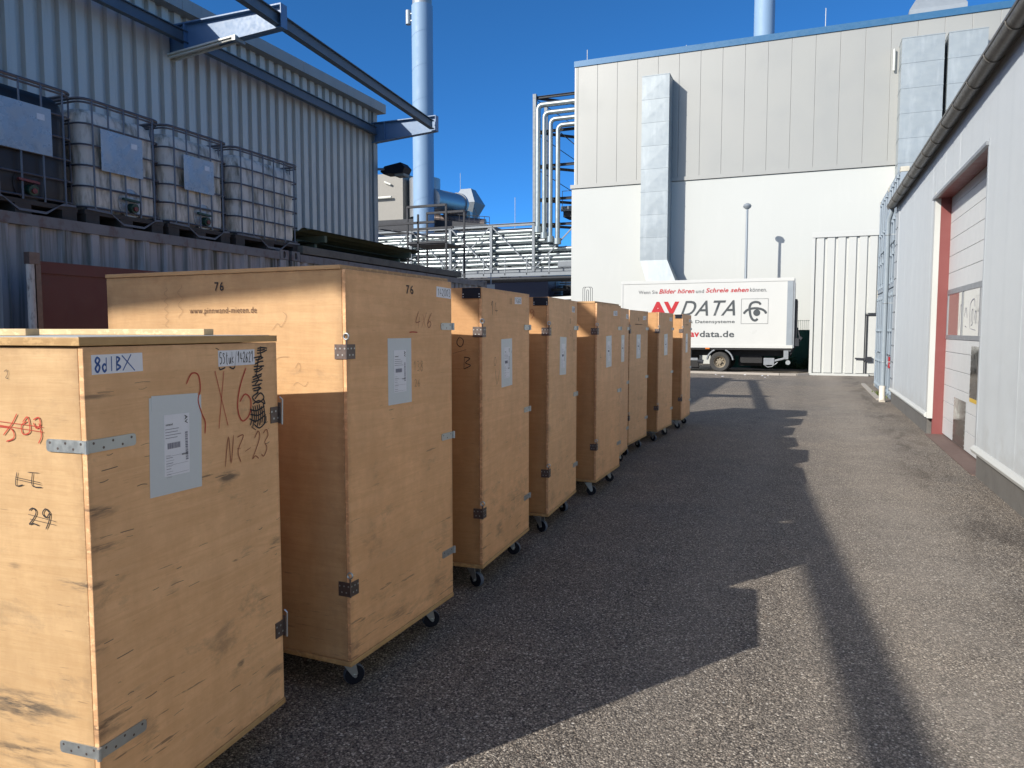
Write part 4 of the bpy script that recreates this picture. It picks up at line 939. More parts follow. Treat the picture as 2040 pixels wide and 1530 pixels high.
# sectional door
XD = XW + .21
dr = MB(); z = 0.03; 
seams = [.03, .28, .53, .78, 1.03, 1.28, 1.47]
for a, c_ in zip(seams, seams[1:]): dr.box(XD, XD + .04, DY0 + .0, DY1 - .0, a + .003, c_ - .003)
z = 2.2
while z < DZ - .01:
    dr.box(XD, XD + .04, DY0, DY1, z + .003, min(z + .25, DZ) - .003); z += .25
door = dr.build('door', M['door_white'], rh, T=T, bevel=.003)
TD = Matrix.Translation((-1.74, -12, 0))
b = MB(); b.box(XD + .015, XD + .035, DY0, DY1, .03, DZ); b.build('door_core', M['seam'], door, T=TD)
b = MB(); b.box(XD - .008, XD + .04, DY0, DY1, 1.47, 1.53); b.box(XD - .008, XD + .04, DY0, DY1, 2.13, 2.20)
for i in range(4): yy = DY1 - .0 - i * 1.14; b.box(XD - .006, XD + .04, yy - .05 if i else yy - .045, yy, 1.53, 2.13)
wf = b.build('window_frame', M['grey_alu'], door, T=TD)
b = MB(); b.box(XD + .004, XD + .012, DY0 + .01, DY1 - .01, 1.53, 2.13); pn = b.build('pane', M['pane'], door, T=TD)
TP = Matrix(((0, 0, -1, XD + .004 - 1.74), (-1, 0, 0, 12.9 - 12), (0, 1, 0, 0), (0, 0, 0, 1)))
# children's drawings behind the pane: simple line figures
st = [[(1.0, 1.6), (1.05, 1.9), (1.12, 1.95), (1.2, 1.9), (1.22, 1.6)], [(1.35, 1.78), (1.45, 1.9), (1.55, 1.76)], [(1.4, 1.66), (1.52, 1.64)], [(1.75, 1.62), (1.72, 1.92), (1.95, 2.0), (2.0, 1.9)], [(1.82, 1.7), (1.84, 1.84), (1.9, 1.86), (1.9, 1.7), (1.83, 1.66)], [(2.02, 1.72), (2.05, 1.84), (2.12, 1.8), (2.08, 1.68)], [(1.8, 1.62), (2.1, 1.6)]]
scribble(st, .012, TP, M['ink_soft'], pn, 'drawing', proud=.003)
b = MB(); b.box(XD - .004, XD - .001, 10.2, 10.95, .74, 1.40); b.build('steel_patch', M['stainless'], door, T=TD)
b = MB(); b.box(XD - .004, XD - .001, 11.15, 11.98, .04, .66); b.build('steel_patch', M['stainless'], door, T=TD)
b = MB(); b.box(XD - .004, XD - .001, 10.2, 10.93, .69, .74); b.build('yellow_strip', M['yellow'], door, T=TD)
b = MB()
for yy, z0_, z1_ in ((10.93, .78, 1.36), (10.22, .78, 1.36), (11.96, .08, .62), (11.17, .08, .62)):
    for i in range(9): zz = z0_ + i * (z1_ - z0_) / 8; b.tube([(XD - .008, yy, zz), (XD - .003, yy, zz)], .006, 6)
b.build('rivets', M['zinc'], door, T=TD)

# ---- pale containers stacked behind the workshop
def rcont(y0, z0, label):
    c = thing('shipping_container', label, 'container', (1.8, y0 + 1.22, z0), 0, 'pale blue containers stacked beyond the workshop')
    T = Matrix.Translation((-1.8, -(y0 + 1.22), -z0)); X = 1.8; y1 = y0 + 2.44
    b = MB(); b.box(X + .06, X + 6, y0 + .04, y1 - .04, z0 + .08, z0 + 2.56); corr(b, 'x', X + .2, X + 5.9, z0 + .15, z0 + 2.47, y0 + .04, .036, .278, crest=.25, slope=.13, sign=-1)
    b.build('wall', M['rcontainer'], c, T=T)
    b = MB()
    for yy in (y0, y1 - .14): b.box(X, X + .15, yy, yy + .14, z0 + .12, z0 + 2.475)
    b.box(X, X + .12, y0 + .14, y1 - .14, z0 + 2.45, z0 + 2.58); b.box(X, X + .12, y0 + .14, y1 - .14, z0 + .01, z0 + .15); b.build('end_frame', M['rcontainer'], c, T=T, bevel=.006)
    for yy in (y0 - .002, y1 - .158):
        for zz in (z0, z0 + 2.475):
            b = MB(); n = 12; cy, cz = yy + .08, zz + .058; o_, i_ = [], []
            for i in range(n):
                a = 2 * math.pi * i / n + .2; ca, sa = math.cos(a), math.sin(a); mx = max(abs(ca), abs(sa)); o_.append((cy + ca / mx * .08, cz + sa / mx * .058)); i_.append((cy + ca * .032, cz + sa * .042))
            vs = [(X - .004, *p) for p in o_] + [(X - .004, *p) for p in i_] + [(X + .05, *p) for p in i_] + [(X + .17, *p) for p in o_]
            b.add(vs, [(i, (i + 1) % n, n + (i + 1) % n, n + i) for i in range(n)] + [(n + i, n + (i + 1) % n, 2 * n + (i + 1) % n, 2 * n + i) for i in range(n)] + [(3 * n + i, 3 * n + (i + 1) % n, (i + 1) % n, i) for i in range(n)])
            b.add([(X + .051, *p) for p in i_], [tuple(range(n))], 1)
            b.build('corner_casting', [M['rust_cast'], M['black']], c, T=T)
    for k_ in (0, 1):
        ya = y0 + .15 + k_ * 1.075; yb = ya + 1.065
        b = MB(); b.box(X + .03, X + .06, ya, yb, z0 + .16, z0 + 2.44)
        for i in range(4): yy = ya + .1 + i * .25; b.box(X + .012, X + .03, yy, yy + .13, z0 + .25, z0 + 2.35)
        d = b.build('door', M['rcontainer'], c, T=T, bevel=.004)
        for yy in (ya + .28, yb - .28):
            b = MB(); b.tube([(X - .01, yy, z0 + .1), (X - .01, yy, z0 + 2.5)], .013, 8)
            for zz in (.14, .8, 1.6, 2.44): b.box(X - .035, X + .02, yy - .05, yy + .05, z0 + zz - .03, z0 + zz + .03)
            b.bar((X - .03, yy, z0 + 1.05), (X - .03, yy + (.35 if k_ == 0 else -.35), z0 + 1.0), .03, .012)
            b.build('lock_rod', M['rcontainer'], d, T=T)
        yy = ya if k_ == 0 else yb
        for zz in (.35, .95, 1.6, 2.25): b = MB(); b.box(X - .01, X + .03, yy - .07, yy + .07, z0 + zz - .06, z0 + zz + .06); b.build('hinge', M['rcontainer'], d, T=T)
rcont(18.5, 0, 'lower pale container behind the downpipe'); rcont(18.5, 2.6, 'upper pale container with rusty top casting by the gutter end')
rcont(21.05, 0, 'lower pale container beside the white corrugated shed'); rcont(21.05, 2.6, 'upper pale container farthest from the gutter, over the shed side')
rnd = random.Random(3); b = MB()
for i in range(70):
    x, y = 1.66 + rnd.gauss(0, .05), 20.2 + rnd.gauss(0, .35); l = rnd.uniform(.05, .13); a = rnd.uniform(0, 6.3); d = Vector((math.cos(a) * .5, math.sin(a) * .5, 1)).normalized() * l; s = Vector((-math.sin(a), math.cos(a), 0)) * .012
    p = Vector((x, y, 0)); b.add([p - s, p + s, p + d * .6 + s * .8, p + d, p + d * .6 - s * .8], [(0, 1, 2, 3, 4)])
tag(b.build('weed', M['weed']), 'little tuft of weeds at the foot of the pale containers', 'plant')
b = MB(); b.box(1.77, 1.79, 19.2, 19.42, .72, .98); tag(b.build('warning_tag', M['logo_red']), 'small red tag near the foot of the pale container', 'tag')

# ---- white corrugated shed
sh = thing('corrugated_shed', 'tall white corrugated metal shed beside the lorry', 'shed', (1.2, 28.5, 0))
T = Matrix.Translation((-1.2, -28.5, 0))
b = MB(); b.box(.10, 4, 28.55, 34, .02, 4.98); b.build('wall', M['white_trim'], sh, T=T)
b = MB(); corr(b, 'x', .16, 1.86, .1, 4.86, 28.54, .06, .345, crest=.66, slope=.09, sign=-1); corr(b, 'x', 1.86, 4.0, 2.2, 4.86, 28.54, .06, .345, crest=.66, slope=.09, sign=-1)
b.build('cladding', M['white_trim'], sh, T=T)
b = MB(); b.box(.06, 4.02, 28.44, 28.56, 4.86, 5.06); b.box(.06, .16, 28.46, 28.6, .08, 4.86); b.box(.06, 2.0, 28.44, 28.58, .0, .08); b.build('edge_trim', M['white_trim'], sh, T=T)
b = MB(); b.box(1.88, 1.92, 28.46, 28.6, .08, 2.12); b.box(1.86, 2.9, 28.44, 28.6, 2.12, 2.16); b.build('door_frame', M['dark_steel'], sh, T=T)
b = MB(); b.box(1.935, 2.9, 28.50, 28.53, .1, 2.11); b.build('door', M['white_trim'], sh, T=T)
b = MB(); b.bar((1.55, 28.42, .62), (2.0, 28.42, .60), .03, .05); b.box(1.9, 2.08, 28.38, 28.44, .52, .68); b.build('door_bolt', M['dark_steel'], sh, T=T)

# ================================================================== WHITE PLANT BUILDING
wb = thing('plant_building', 'large white plant building with beige upper panels behind the lorry', 'building', (0, 36.4, 0))
T = Matrix.Translation((0, -36.4, 0)); YW = 36.4
b = MB(); b.box(-11.3, 16, YW, 64, 0, 8.72); b.build('lower_wall', M['white_wall'], wb, T=T)
b = MB(); b.box(-11.12, 16, YW + .06, 64, 8.9, 14.7); b.build('core_wall', M['seam'], wb, T=T)
b = MB(); x = -11.0
b.box(-11.17, x - .01, YW - .0, YW + .07, 8.92, 14.70)
while x < 16: b.box(x + .004, x + .996, YW + .0, YW + .07, 8.92, 14.70); x += 1.0
b.build('upper_panels', M['panel_wall'], wb, T=T, bevel=.008)
b = MB(); b.box(-11.17, -11.10, YW - .01, YW + .25, 8.92, 14.7); b.box(-11.18, -11.13, YW + .25, 64, 8.92, 14.70); b.build('corner_trim', M['white_trim'], wb, T=T)
b = MB(); b.box(-11.36, 16, YW - .07, YW + .1, 8.74, 8.92); b.box(-11.36, -11.1, YW + .1, 64, 8.74, 8.92); b.build('ledge', M['panel_wall'], wb, T=T)
b = MB(); b.box(-11.2, 16, YW - .05, YW + .3, 14.70, 14.98); b.box(-11.25, -11.1, YW + .3, 64, 14.70, 14.98); b.build('roof_flashing', M['blue_flash'], wb, T=T)
b = MB(); b.box(-11, 16, YW + .31, 64, 14.7, 14.8); b.build('roof', M['seam'], wb, T=T)
def duct(x0, x1, z0, z1, p, label, secs, flare=None):
    c = thing('air_duct', label, 'duct', ((x0 + x1) / 2, YW - p / 2, z0), 0, 'sheet steel ducts on the plant building')
    T = Matrix.Translation((-(x0 + x1) / 2, -(YW - p / 2), -z0))
    b = MB(); z = z1; i = 0; hs = (z1 - z0) / secs
    for i in range(secs):
        a = z1 - (i + 1) * hs; e = z1 - i * hs
        # pyramid-broken sheet front: crease to a point
        mx, mz = (x0 + x1) / 2, (a + e) / 2; yf = YW - p
        v = [(x0, yf, a), (x1, yf, a), (x1, yf, e), (x0, yf, e), (mx, yf - .010, mz), (x0, YW - .01, a), (x1, YW - .01, a), (x1, YW - .01, e), (x0, YW - .01, e)]
        b.add(v, [(0, 1, 4), (1, 2, 4), (2, 3, 4), (3, 0, 4), (1, 6, 7, 2), (0, 3, 8, 5), (3, 2, 7, 8), (0, 5, 6, 1)])
    b.build('duct_body', M['duct'], c, T=T)
    for i in range(secs + 1):
        b = MB(); zz = z1 - i * hs; b.box(x0 - .012, x1 + .012, YW - p - .012, YW, zz - .018, zz + .018); b.build('flange', M['duct'], c, T=T)
    if flare:
        b = MB(); (fx0, fx1, fy0, fy1, fz) = flare
        v = [(x0, YW - p, z0), (x1, YW - p, z0), (x1, YW, z0), (x0, YW, z0), (fx0, fy0, fz), (fx1, fy0, fz), (fx1, fy1, fz), (fx0, fy1, fz)]
        b.add(v, [(0, 1, 5), (0, 5, 4), (1, 2, 6), (1, 6, 5), (2, 3, 7), (2, 7, 6), (3, 0, 4), (3, 4, 7), (4, 5, 6, 7)])
        b.box(fx0, fx1, fy0, fy1, .2, fz - .001)
        b.build('duct_elbow', M['duct'], c, T=T)
duct(-7.56, -6.28, 4.95, 13.5, 1.0, 'tall sheet steel duct standing on the plant wall above the lorry', 8, (-7.0, -5.6, 35.0, 36.2, 3.4))
duct(3.32, 4.88, 7.6, 13.7, 1.0, 'wide pale duct on the plant wall above the stacked containers', 6)
duct(5.02, 6.40, 7.6, 13.7, 1.0, 'pale duct on the plant wall, rightmost beside the gutter', 6)
b = MB(); b.tube([(3.12, YW - .12, 12.7), (3.12, YW - .12, 13.6)], .05, 8); tag(b.build('wall_pipe', M['white_trim']), 'thin white pipe on the plant wall beside the wide duct', 'pipe')
for i, (x, z0, z1, lb) in enumerate([(-10.59, 14.9, 15.55, 'lightning rod at the left end of the plant roof'), (-5.72, 14.9, 15.1, 'short lightning rod over the middle of the plant roof'), (.36, 14.9, 15.85, 'lightning rod on the plant roof near the hood')]):
    b = MB(); b.tube([(x, 36.6, z0), (x, 36.6, z1)], .018, 6); b.box(x - .08, x + .08, 36.5, 36.7, z0 - .02, z0 + .06); tag(b.build('lightning_rod', M['white_trim']), lb, 'lightning rod', 'lightning rods')
b = MB(); vs = []
c0 = [(3.9, 39.0), (6.2, 39.0), (6.2, 41.2), (3.9, 41.2)]
for f, z in ((1, 15.6), (1, 16.15), (.55, 17.1)): vs += [(5.05 + (x - 5.05) * f, 40.1 + (y - 40.1) * f, z) for x, y in c0]
b.add(vs, [(i * 4 + j, i * 4 + (j + 1) % 4, (i + 1) * 4 + (j + 1) % 4, (i + 1) * 4 + j) for i in range(2) for j in range(4)] + [(8, 9, 10, 11), (0, 1, 2, 3)])
b.box(4.6, 5.5, 39.6, 40.6, 14.7, 15.6)
tag(b.build('roof_hood', M['gal']), 'grey sheet metal vent hood on the plant roof, top right', 'vent')
b = MB(); b.tube([(-3.04, 50, 14), (-3.04, 50, 30)], .62, 28); tag(b.build('roof_chimney', M['chimney'], smooth=True), 'blue chimney rising behind the plant roof', 'chimney')
# vent goosenecks
gn = thing('vent_pipes', 'cluster of thin bent vent pipes before the white wall', 'pipes', (-9.45, 33, 0))
for i in range(6):
    x = -9.68 + i * .09; h = 3.58 if i in (0, 1, 4, 5) else 3.45; s = .16 if i < 3 else -.16
    if i in (2, 3): s *= .3
    b = MB(); b.tube([(x, 33, 0), (x, 33, h - .06), (x + s * .3, 33, h), (x + s, 33, h)], .012, 6); b.build('vent_pipe', M['dark_steel'], gn, T=Matrix.Translation((9.45, -33, 0)))
# lamp post
lp = thing('street_lamp', 'slim grey street lamp standing behind the lorry', 'street lamp', (-2.62, 34.4, 0))
b = MB(); b.tube([(0, 0, 0), (0, 0, 3.5), (0, 0, 6.95)], .06, 12, rs=[.075, .062, .05]); b.build('pole', M['gal'], lp, smooth=True)
b = MB(); n = 16; vs = []
for r_, z in ((.05, 6.9), (.16, 6.98), (.18, 7.06), (.13, 7.13), (.04, 7.17)): vs += [(r_ * math.cos(2 * math.pi * j / n), r_ * math.sin(2 * math.pi * j / n), z) for j in range(n)]
b.add(vs, [(i * n + j, i * n + (j + 1) % n, (i + 1) * n + (j + 1) % n, (i + 1) * n + j) for i in range(4) for j in range(n)] + [tuple(range(4 * n, 5 * n))]); b.build('lamp_head', M['gal'], lp, smooth=True)
# green fence and plants behind the lorry
fe = thing('mesh_fence', 'green mesh fence with screening between lorry and shed', 'fence', (-.2, 33.2, 0)); T = Matrix.Translation((.2, -33.2, 0))
b = MB()
for i in range(60): b.tube([(-3.9 + i * .075, 33.2, .0), (-3.9 + i * .075, 33.2, 2.03)], .006, 4)
for i in range(6): b.tube([(-3.9, 33.19, .05 + i * .39), (.6, 33.19, .05 + i * .39)], .007, 4)
b.build('mesh_panel', M['fence_green'], fe, T=T)
b = MB(); b.box(-3.9, .6, 33.215, 33.225, .0, 1.62); b.build('screen', M['fence_green'], fe, T=T)
for x in (-3.9, -1.4, .55): b = MB(); b.box(x - .03, x + .03, 33.23, 33.29, 0, 2.08); b.build('post', M['fence_green'], fe, T=T)
rnd = random.Random(8); b = MB()
for i in range(2600):
    x = rnd.uniform(-2.2, .1); y = 32.7 + rnd.uniform(-.35, .3); z = abs(rnd.gauss(0, .28)) * (1 + .6 * math.sin(x * 5)); s = rnd.uniform(.02, .05)
    n1 = Vector((rnd.gauss(0, 1), rnd.gauss(0, 1), rnd.gauss(0, 1))).normalized(); n2 = n1.orthogonal().normalized() * s; n3 = n1.cross(n2); p = Vector((x, y, z + .02))
    b.add([p - n2, p - n3 * .6, p + n2, p + n3 * .6], [(0, 1, 2, 3)])
tag(b.build('undergrowth', M['ivy']), 'dark green leafy undergrowth at the foot of the green fence', 'plants', kind='stuff')

# ================================================================== LORRY
tk = thing('box_lorry', 'white box lorry with red and grey lettering parked before the plant', 'lorry', (-3.1, 30.4, 0))
T = Matrix.Translation((3.1, -30.4, 0)); Y0 = 29.25; XA, XB = -6.98, -.52
b = MB(); b.box(XA, XB, Y0, Y0 + 2.5, 1.0, 3.50); b.build('cargo_box', M['truck_white'], tk, T=T, bevel=.02)
b = MB(); b.box(XA - .01, XB + .015, Y0 - .02, Y0 + .04, 3.42, 3.54); b.box(XA - .01, XB + .01, Y0 + .04, Y0 + 2.52, 3.505, 3.53); b.box(XA - .01, XB + .005, Y0 - .015, Y0 + .05, .93, 1.05)
b.box(XA - .01, XA + .07, Y0 - .015, Y0 + .05, 1.05, 3.42); b.build('edge_rail', M['truck_white'], tk, T=T, bevel=.006)
b = MB(); b.box(XB - .22, XB - .02, Y0 - .012, Y0, 1.05, 3.42); b.build('rear_post', M['gal'], tk, T=T)
b = MB(); b.box(XB, XB + .03, Y0 + .02, Y0 + 2.48, 1.0, 3.45); b.box(XB + .005, XB + .05, Y0 + .0, Y0 + .08, .95, 3.5); b.build('rear_door', M['grey_alu'], tk, T=T)
b = MB(); b.box(XB + .05, XB + .13, Y0 + .1, Y0 + 2.4, 1.15, 2.75); b.box(XB + .05, XB + .22, Y0 + .05, Y0 + 2.4, 1.02, 1.3)
b.bar((XB + .3, Y0 + .2, 1.35), (XB - .2, Y0 + .2, .55), .07, .1); b.bar((XB + .15, Y0 + .2, 1.7), (XB + .28, Y0 + .2, 1.2), .05, .05); b.build('tail_lift', M['dark_steel'], tk, T=T)
b = MB(); b.box(XB - .3, XB - .13, Y0 + .05, Y0 + .25, .52, .93); b.box(XB - .05, XB - .2, Y0 + .06, Y0 + .2, .82, .93)
b.bar((XB - .25, Y0 + .12, .56), (XB - .95, Y0 + .12, .36), .08, .07); b.box(XB - 1.0, XB - .62, Y0 + .05, Y0 + .3, .30, .56); b.tube([(XB - 1.0, Y0 + .08, .32), (XB - .85, Y0 + .08, .22), (XB - .7, Y0 + .08, .24), (XB - .5, Y0 + .1, .4)], .02, 6); b.build('underrun_bracket', M['grey_alu'], tk, T=T, bevel=.008)
b = MB(); b.tube([(XB - .14, Y0 + .04, .40), (XB - .14, Y0 + .16, .40)], .085, 16); b.build('rear_lamp', M['zinc'], tk, smooth=True, T=T)
b = MB(); b.box(-8.9, XB - .05, Y0 + .55, Y0 + .75, .62, .93); b.box(-8.9, XB - .05, Y0 + 1.75, Y0 + 1.95, .62, .93); b.box(XA, XB, Y0 + .03, Y0 + 2.4, .86, .93)
b.box(-3.3, -2.9, Y0 + .3, Y0 + 2.2, .3, .45); b.box(-8.5, -4.0, Y0 + .7, Y0 + .9, .1, .7); b.box(-2.5, XB - 1.1, Y0 + 1.0, Y0 + 1.1, .22, .7); b.box(-2.4, -1.6, Y0 + .5, Y0 + 2.2, .35, .62); b.box(-6.3, -4.9, Y0 + .1, Y0 + .6, .4, .85); b.build('chassis', M['chassis'], tk, T=T)  # some low black blocks are added to keep light out beneath the lorry
b = MB(); b.box(-6.9, -3.95, Y0 + .06, Y0 + .1, .44, .53); b.build('side_guard', M['grey_alu'], tk, T=T)
b = MB(); b.box(-4.25, -4.2, Y0 + .07, Y0 + .12, .53, .9); b.tube([(-3.95, Y0 + .15, .42), (-3.75, Y0 + .15, .38)], .08, 10); b.build('side_stay', M['dark_steel'], tk, T=T)
b = MB(); b.box(-3.66, -3.5, Y0 - .02, Y0 + .0, .88, .93); b.build('marker_lamp', M['orange'], tk, T=T)
for cx, cy in ((-3.12, Y0 + .04), (-3.12, Y0 + 2.14), (-8.0, Y0 + .04), (-8.0, Y0 + 2.14)):
    wl = bpy.data.objects.new('wheel', None); COL.objects.link(wl); wl.parent = tk; wl.location = (cx + 3.1, cy - 30.4, .385)
    b = MB(); n = 40; pr = [(.22, .02), (.26, .0), (.35, .0), (.38, .03), (.387, .08), (.387, .22), (.37, .27), (.22, .27)]
    vs = [(r_ * math.cos(2 * math.pi * j / n), y_, r_ * math.sin(2 * math.pi * j / n)) for r_, y_ in pr for j in range(n)]
    b.add(vs, [(i * n + j, i * n + (j + 1) % n, (i + 1) * n + (j + 1) % n, (i + 1) * n + j) for i in range(7) for j in range(n)]); b.build('tyre', M['tyre'], wl, smooth=True)
    b = MB(); pr = [(.222, .015), (.212, .02), (.20, .07), (.17, .10), (.16, .10)]
    vs = [(r_ * math.cos(2 * math.pi * j / n), y_, r_ * math.sin(2 * math.pi * j / n)) for r_, y_ in pr for j in range(n)]
    b.add(vs, [(i * n + j, i * n + (j + 1) % n, (i + 1) * n + (j + 1) % n, (i + 1) * n + j) for i in range(4) for j in range(n)])
    b.tube([(0, .03, 0), (0, .14, 0)], .07, 18)
    for i in range(8):
        a = 2 * math.pi * i / 8; ca, sa = math.cos(a), math.sin(a); p = lambda r_, w_, y_: (r_ * ca - w_ * sa, y_, r_ * sa + w_ * ca)
        b.add([p(.06, -.035, .10), p(.06, .035, .10), p(.168, .035, .10), p(.168, -.035, .10), p(.06, -.035, .12), p(.06, .035, .12), p(.168, .035, .12), p(.168, -.035, .12)], [(0, 1, 2, 3), (4, 5, 6, 7), (0, 1, 5, 4), (2, 3, 7, 6), (1, 2, 6, 5), (0, 3, 7, 4)])
        b.tube([(.1 * ca, .085, .1 * sa), (.1 * ca, .105, .1 * sa)], .012, 6)
    b.add([(.2 * math.cos(2 * math.pi * j / n), .17, .2 * math.sin(2 * math.pi * j / n)) for j in range(n)], [tuple(range(n))], 1)
    b.build('rim', [M['rim'], M['chassis']], wl, smooth=True)
for sx in (-1, 1):
    b = MB(); pts = [(-3.12 + sx * .47 * math.cos(R(a)), .40 + .47 * math.sin(R(a))) for a in (8, 20, 32, 44, 56, 66)]
    for p_, q_ in zip(pts, pts[1:]): b.bar((p_[0], Y0 + .2, p_[1]), (q_[0], Y0 + .2, q_[1]), .34, .03, up=Vector((0, 1, 0))) if False else b.prism([(p_[0], Y0 + .03, p_[1]), (q_[0], Y0 + .03, q_[1]), (q_[0] + (q_[0] + 3.12) * .10, Y0 + .03, q_[1] + (q_[1] - .4) * .10), (p_[0] + (p_[0] + 3.12) * .10, Y0 + .03, p_[1] + (p_[1] - .4) * .10)], (0, .35, 0))
    b.build('mudguard', M['grey_alu'], tk, T=T)
b = MB(); yy = Y0 + .1
b.prism([(-8.95, yy, .45), (-7.15, yy, .45), (-7.15, yy, 2.30), (-8.3, yy, 2.30), (-8.75, yy, 1.7), (-8.95, yy, 1.4)], (0, 2.3, 0)); cab = b.build('cab', M['truck_white'], tk, T=T, bevel=.03)
b = MB(); b.prism([(-8.62, yy - .004, 1.45), (-7.7, yy - .004, 1.45), (-7.7, yy - .004, 2.05), (-8.35, yy - .004, 2.05)], (0, .01, 0)); b.build('side_window', M['black'], cab, T=T)
TT_ = Matrix(((1, 0, 0, 3.1), (0, 0, -1, Y0 - 30.4), (0, 1, 0, 0), (0, 0, 0, 1)))
cb_ = tk
for body, x0, x1, h0, h1, mt, sh_, bo in [
    ('Wenn Sie', -6.28, -5.53, 3.03, 3.165, 'logo_grey', 0, .008), ('Bilder hören', -5.47, -4.11, 3.03, 3.205, 'logo_red', .25, .022), ('und', -4.05, -3.75, 3.03, 3.17, 'logo_grey', 0, .008),
    ('Schreie sehen', -3.68, -2.11, 3.04, 3.21, 'logo_red', .25, .022), ('können.', -2.06, -1.46, 3.04, 3.195, 'logo_grey', 0, .008),
    ('AV', -5.83, -4.68, 2.17, 2.72, 'logo_red', 0, .05), ('DATA', -4.63, -2.58, 2.16, 2.74, 'logo_dark', .38, .008),
    ('& Datensysteme', -4.30, -2.59, 1.835, 1.995, 'logo_dark', 0, .014), ('av', -4.25, -3.90, 1.34, 1.52, 'logo_red', 0, .03), ('data.de', -3.88, -2.60, 1.335, 1.58, 'logo_dark', 0, .02)]:
    text(body, TT_, x0, x1, h0, h1, M[mt], cb_, 'lettering', sh_, bo, proud=.006, space=1.05)
# eye-like emblem in a square frame
mb = MB(); fx0, fx1, fz0, fz1 = -2.36, -1.40, 1.85, 2.78
for a, c_ in (((fx0, fz0), (fx1, fz0)), ((fx1, fz0), (fx1, fz1)), ((fx1, fz1), (fx0, fz1)), ((fx0, fz1), (fx0, fz0))): rib(mb, [a, c_], .022, TT_, .006, False)
def e(u, v): return (fx0 + u * (fx1 - fx0), fz1 - v * (fz1 - fz0))
rib(mb, [e(.09, .60), e(.20, .47), e(.36, .40), e(.55, .38), e(.75, .42), e(.88, .50), e(.93, .60)], .085, TT_, .006)
rib(mb, [e(.72, .24), e(.66, .16), e(.52, .13), e(.38, .18), e(.31, .32), e(.32, .50), e(.36, .70), e(.44, .84), e(.54, .87), e(.62, .80)], .085, TT_, .0075)
mb.add([TT_ @ Vector((e(.58, .56)[0] + .125 * math.cos(2 * math.pi * j / 24), e(.58, .56)[1] + .125 * math.sin(2 * math.pi * j / 24), .009)) for j in range(24)], [tuple(range(24))])
mb.build('emblem', M['logo_dark'], tk)

# ================================================================== PIPE BRIDGE AND FAR PLANT
pb = thing('pipe_bridge', 'steel truss bridge carrying many silver pipes across the yard', 'pipe bridge', (-19.5, 45, 5.1)); T = Matrix.Translation((19.5, -45, -5.1))
YB = 45.0; bx = [-31.5, -28.5, -25.47, -22.45, -19.47, -16.5, -13.5, -10.5]; ZB, ZT = 5.45, 8.42
b = MB()
for yy in (YB, YB + 2.4):
    b.ibeam((bx[0], yy, ZT), (bx[5] + .05, yy, ZT), .16, .2, .02); b.ibeam((bx[0], yy, ZB), (bx[-1], yy, ZB), .18, .24, .02)
b.build('chord', M['truss'], pb, T=T)
for i, x in enumerate(bx[:6]):
    b = MB()
    for yy in (YB, YB + 2.4): b.box(x - .09, x + .09, yy - .08, yy + .08, ZB - .35, ZT)
    b.bar((x, YB, ZT - .1), (x, YB + 2.4, ZT - .1), .12); b.bar((x, YB, ZB - .2), (x, YB + 2.4, ZB - .2), .12); b.build('frame_post', M['truss'], pb, T=T)
for i in range(5):
    b = MB(); x0, x1 = bx[i], bx[i + 1]
    if i % 2 == 0: b.bar((x0 + .1, YB - .02, ZT - .1), (x1 - .1, YB - .02, ZB + .15), .07)
    else: b.bar((x0 + .1, YB - .02, ZB + .15), (x1 - .1, YB - .02, ZT - .1), .07)
    b.build('brace', M['truss'], pb, T=T)
b = MB(); b.bar((bx[3] + .1, YB - .04, ZT - .1), (bx[4] - .1, YB - .04, ZB + .15), .07); b.build('brace', M['truss'], pb, T=T)
b = MB(); b.bar((bx[5] + .1, YB - .02, ZB + .15), (bx[6], YB - .02, ZT), .08); b.build('brace', M['truss'], pb, T=T)
b = MB(); b.box(bx[0], bx[-1], YB - .95, YB - .12, 5.08, 5.15); b.box(bx[0], bx[-1], YB - 1.0, YB - .95, 5.02, 5.24); b.build('walkway', M['truss'], pb, T=T)
b = MB(); b.box(bx[0], bx[-1], YB - .90, YB + 2.3, 4.86, 4.98); b.build('walkway_underside', M['dark_steel'], pb, T=T)
b = MB(); x = bx[0]
while x < bx[-1]: b.box(x - .03, x + .03, YB - 1.0, YB - .94, 5.1, 6.28); x += 1.49
for zz in (5.58, 5.92, 6.26): b.tube([(bx[0], YB - .98, zz), (bx[-1], YB - .98, zz)], .024, 6)
b.build('railing', M['truss'], pb, T=T)
rnd = random.Random(2); z = 8.02; i = 0
while z > 5.5:
    r_ = [.17, .12, .15, .10, .15, .10, .12, .15, .10, .13, .12, .14][i % 12]; xe = [-16.0, -15.6, -15.3, -15.0][i // 1] if i < 4 else -11
    b = MB(); yy = YB + .35 + (i % 2) * .12; b.tube([(bx[0], yy, z), (xe, yy, z)], r_, 14)
    for k_ in range(6): xx = -30 + k_ * 3.2 + rnd.uniform(-.5, .5); b.tube([(xx, yy, z), (xx + .1, yy, z)], r_ + .02, 14) if xx < xe else None
    b.build('pipe', M['pipe'], pb, smooth=True, T=T)
    b = MB(); b.tube([(bx[0], yy + .9, z - .1), (xe, yy + .9, z - .1)], r_, 12); b.build('pipe', M['pipe'], pb, smooth=True, T=T)
    z -= r_ * 2 + .035; i += 1
b = MB(); b.box(-14.9, -12.0, YB + .1, YB + .6, 5.62, 5.98); b.build('cable_tray', M['truss'], pb, T=T)
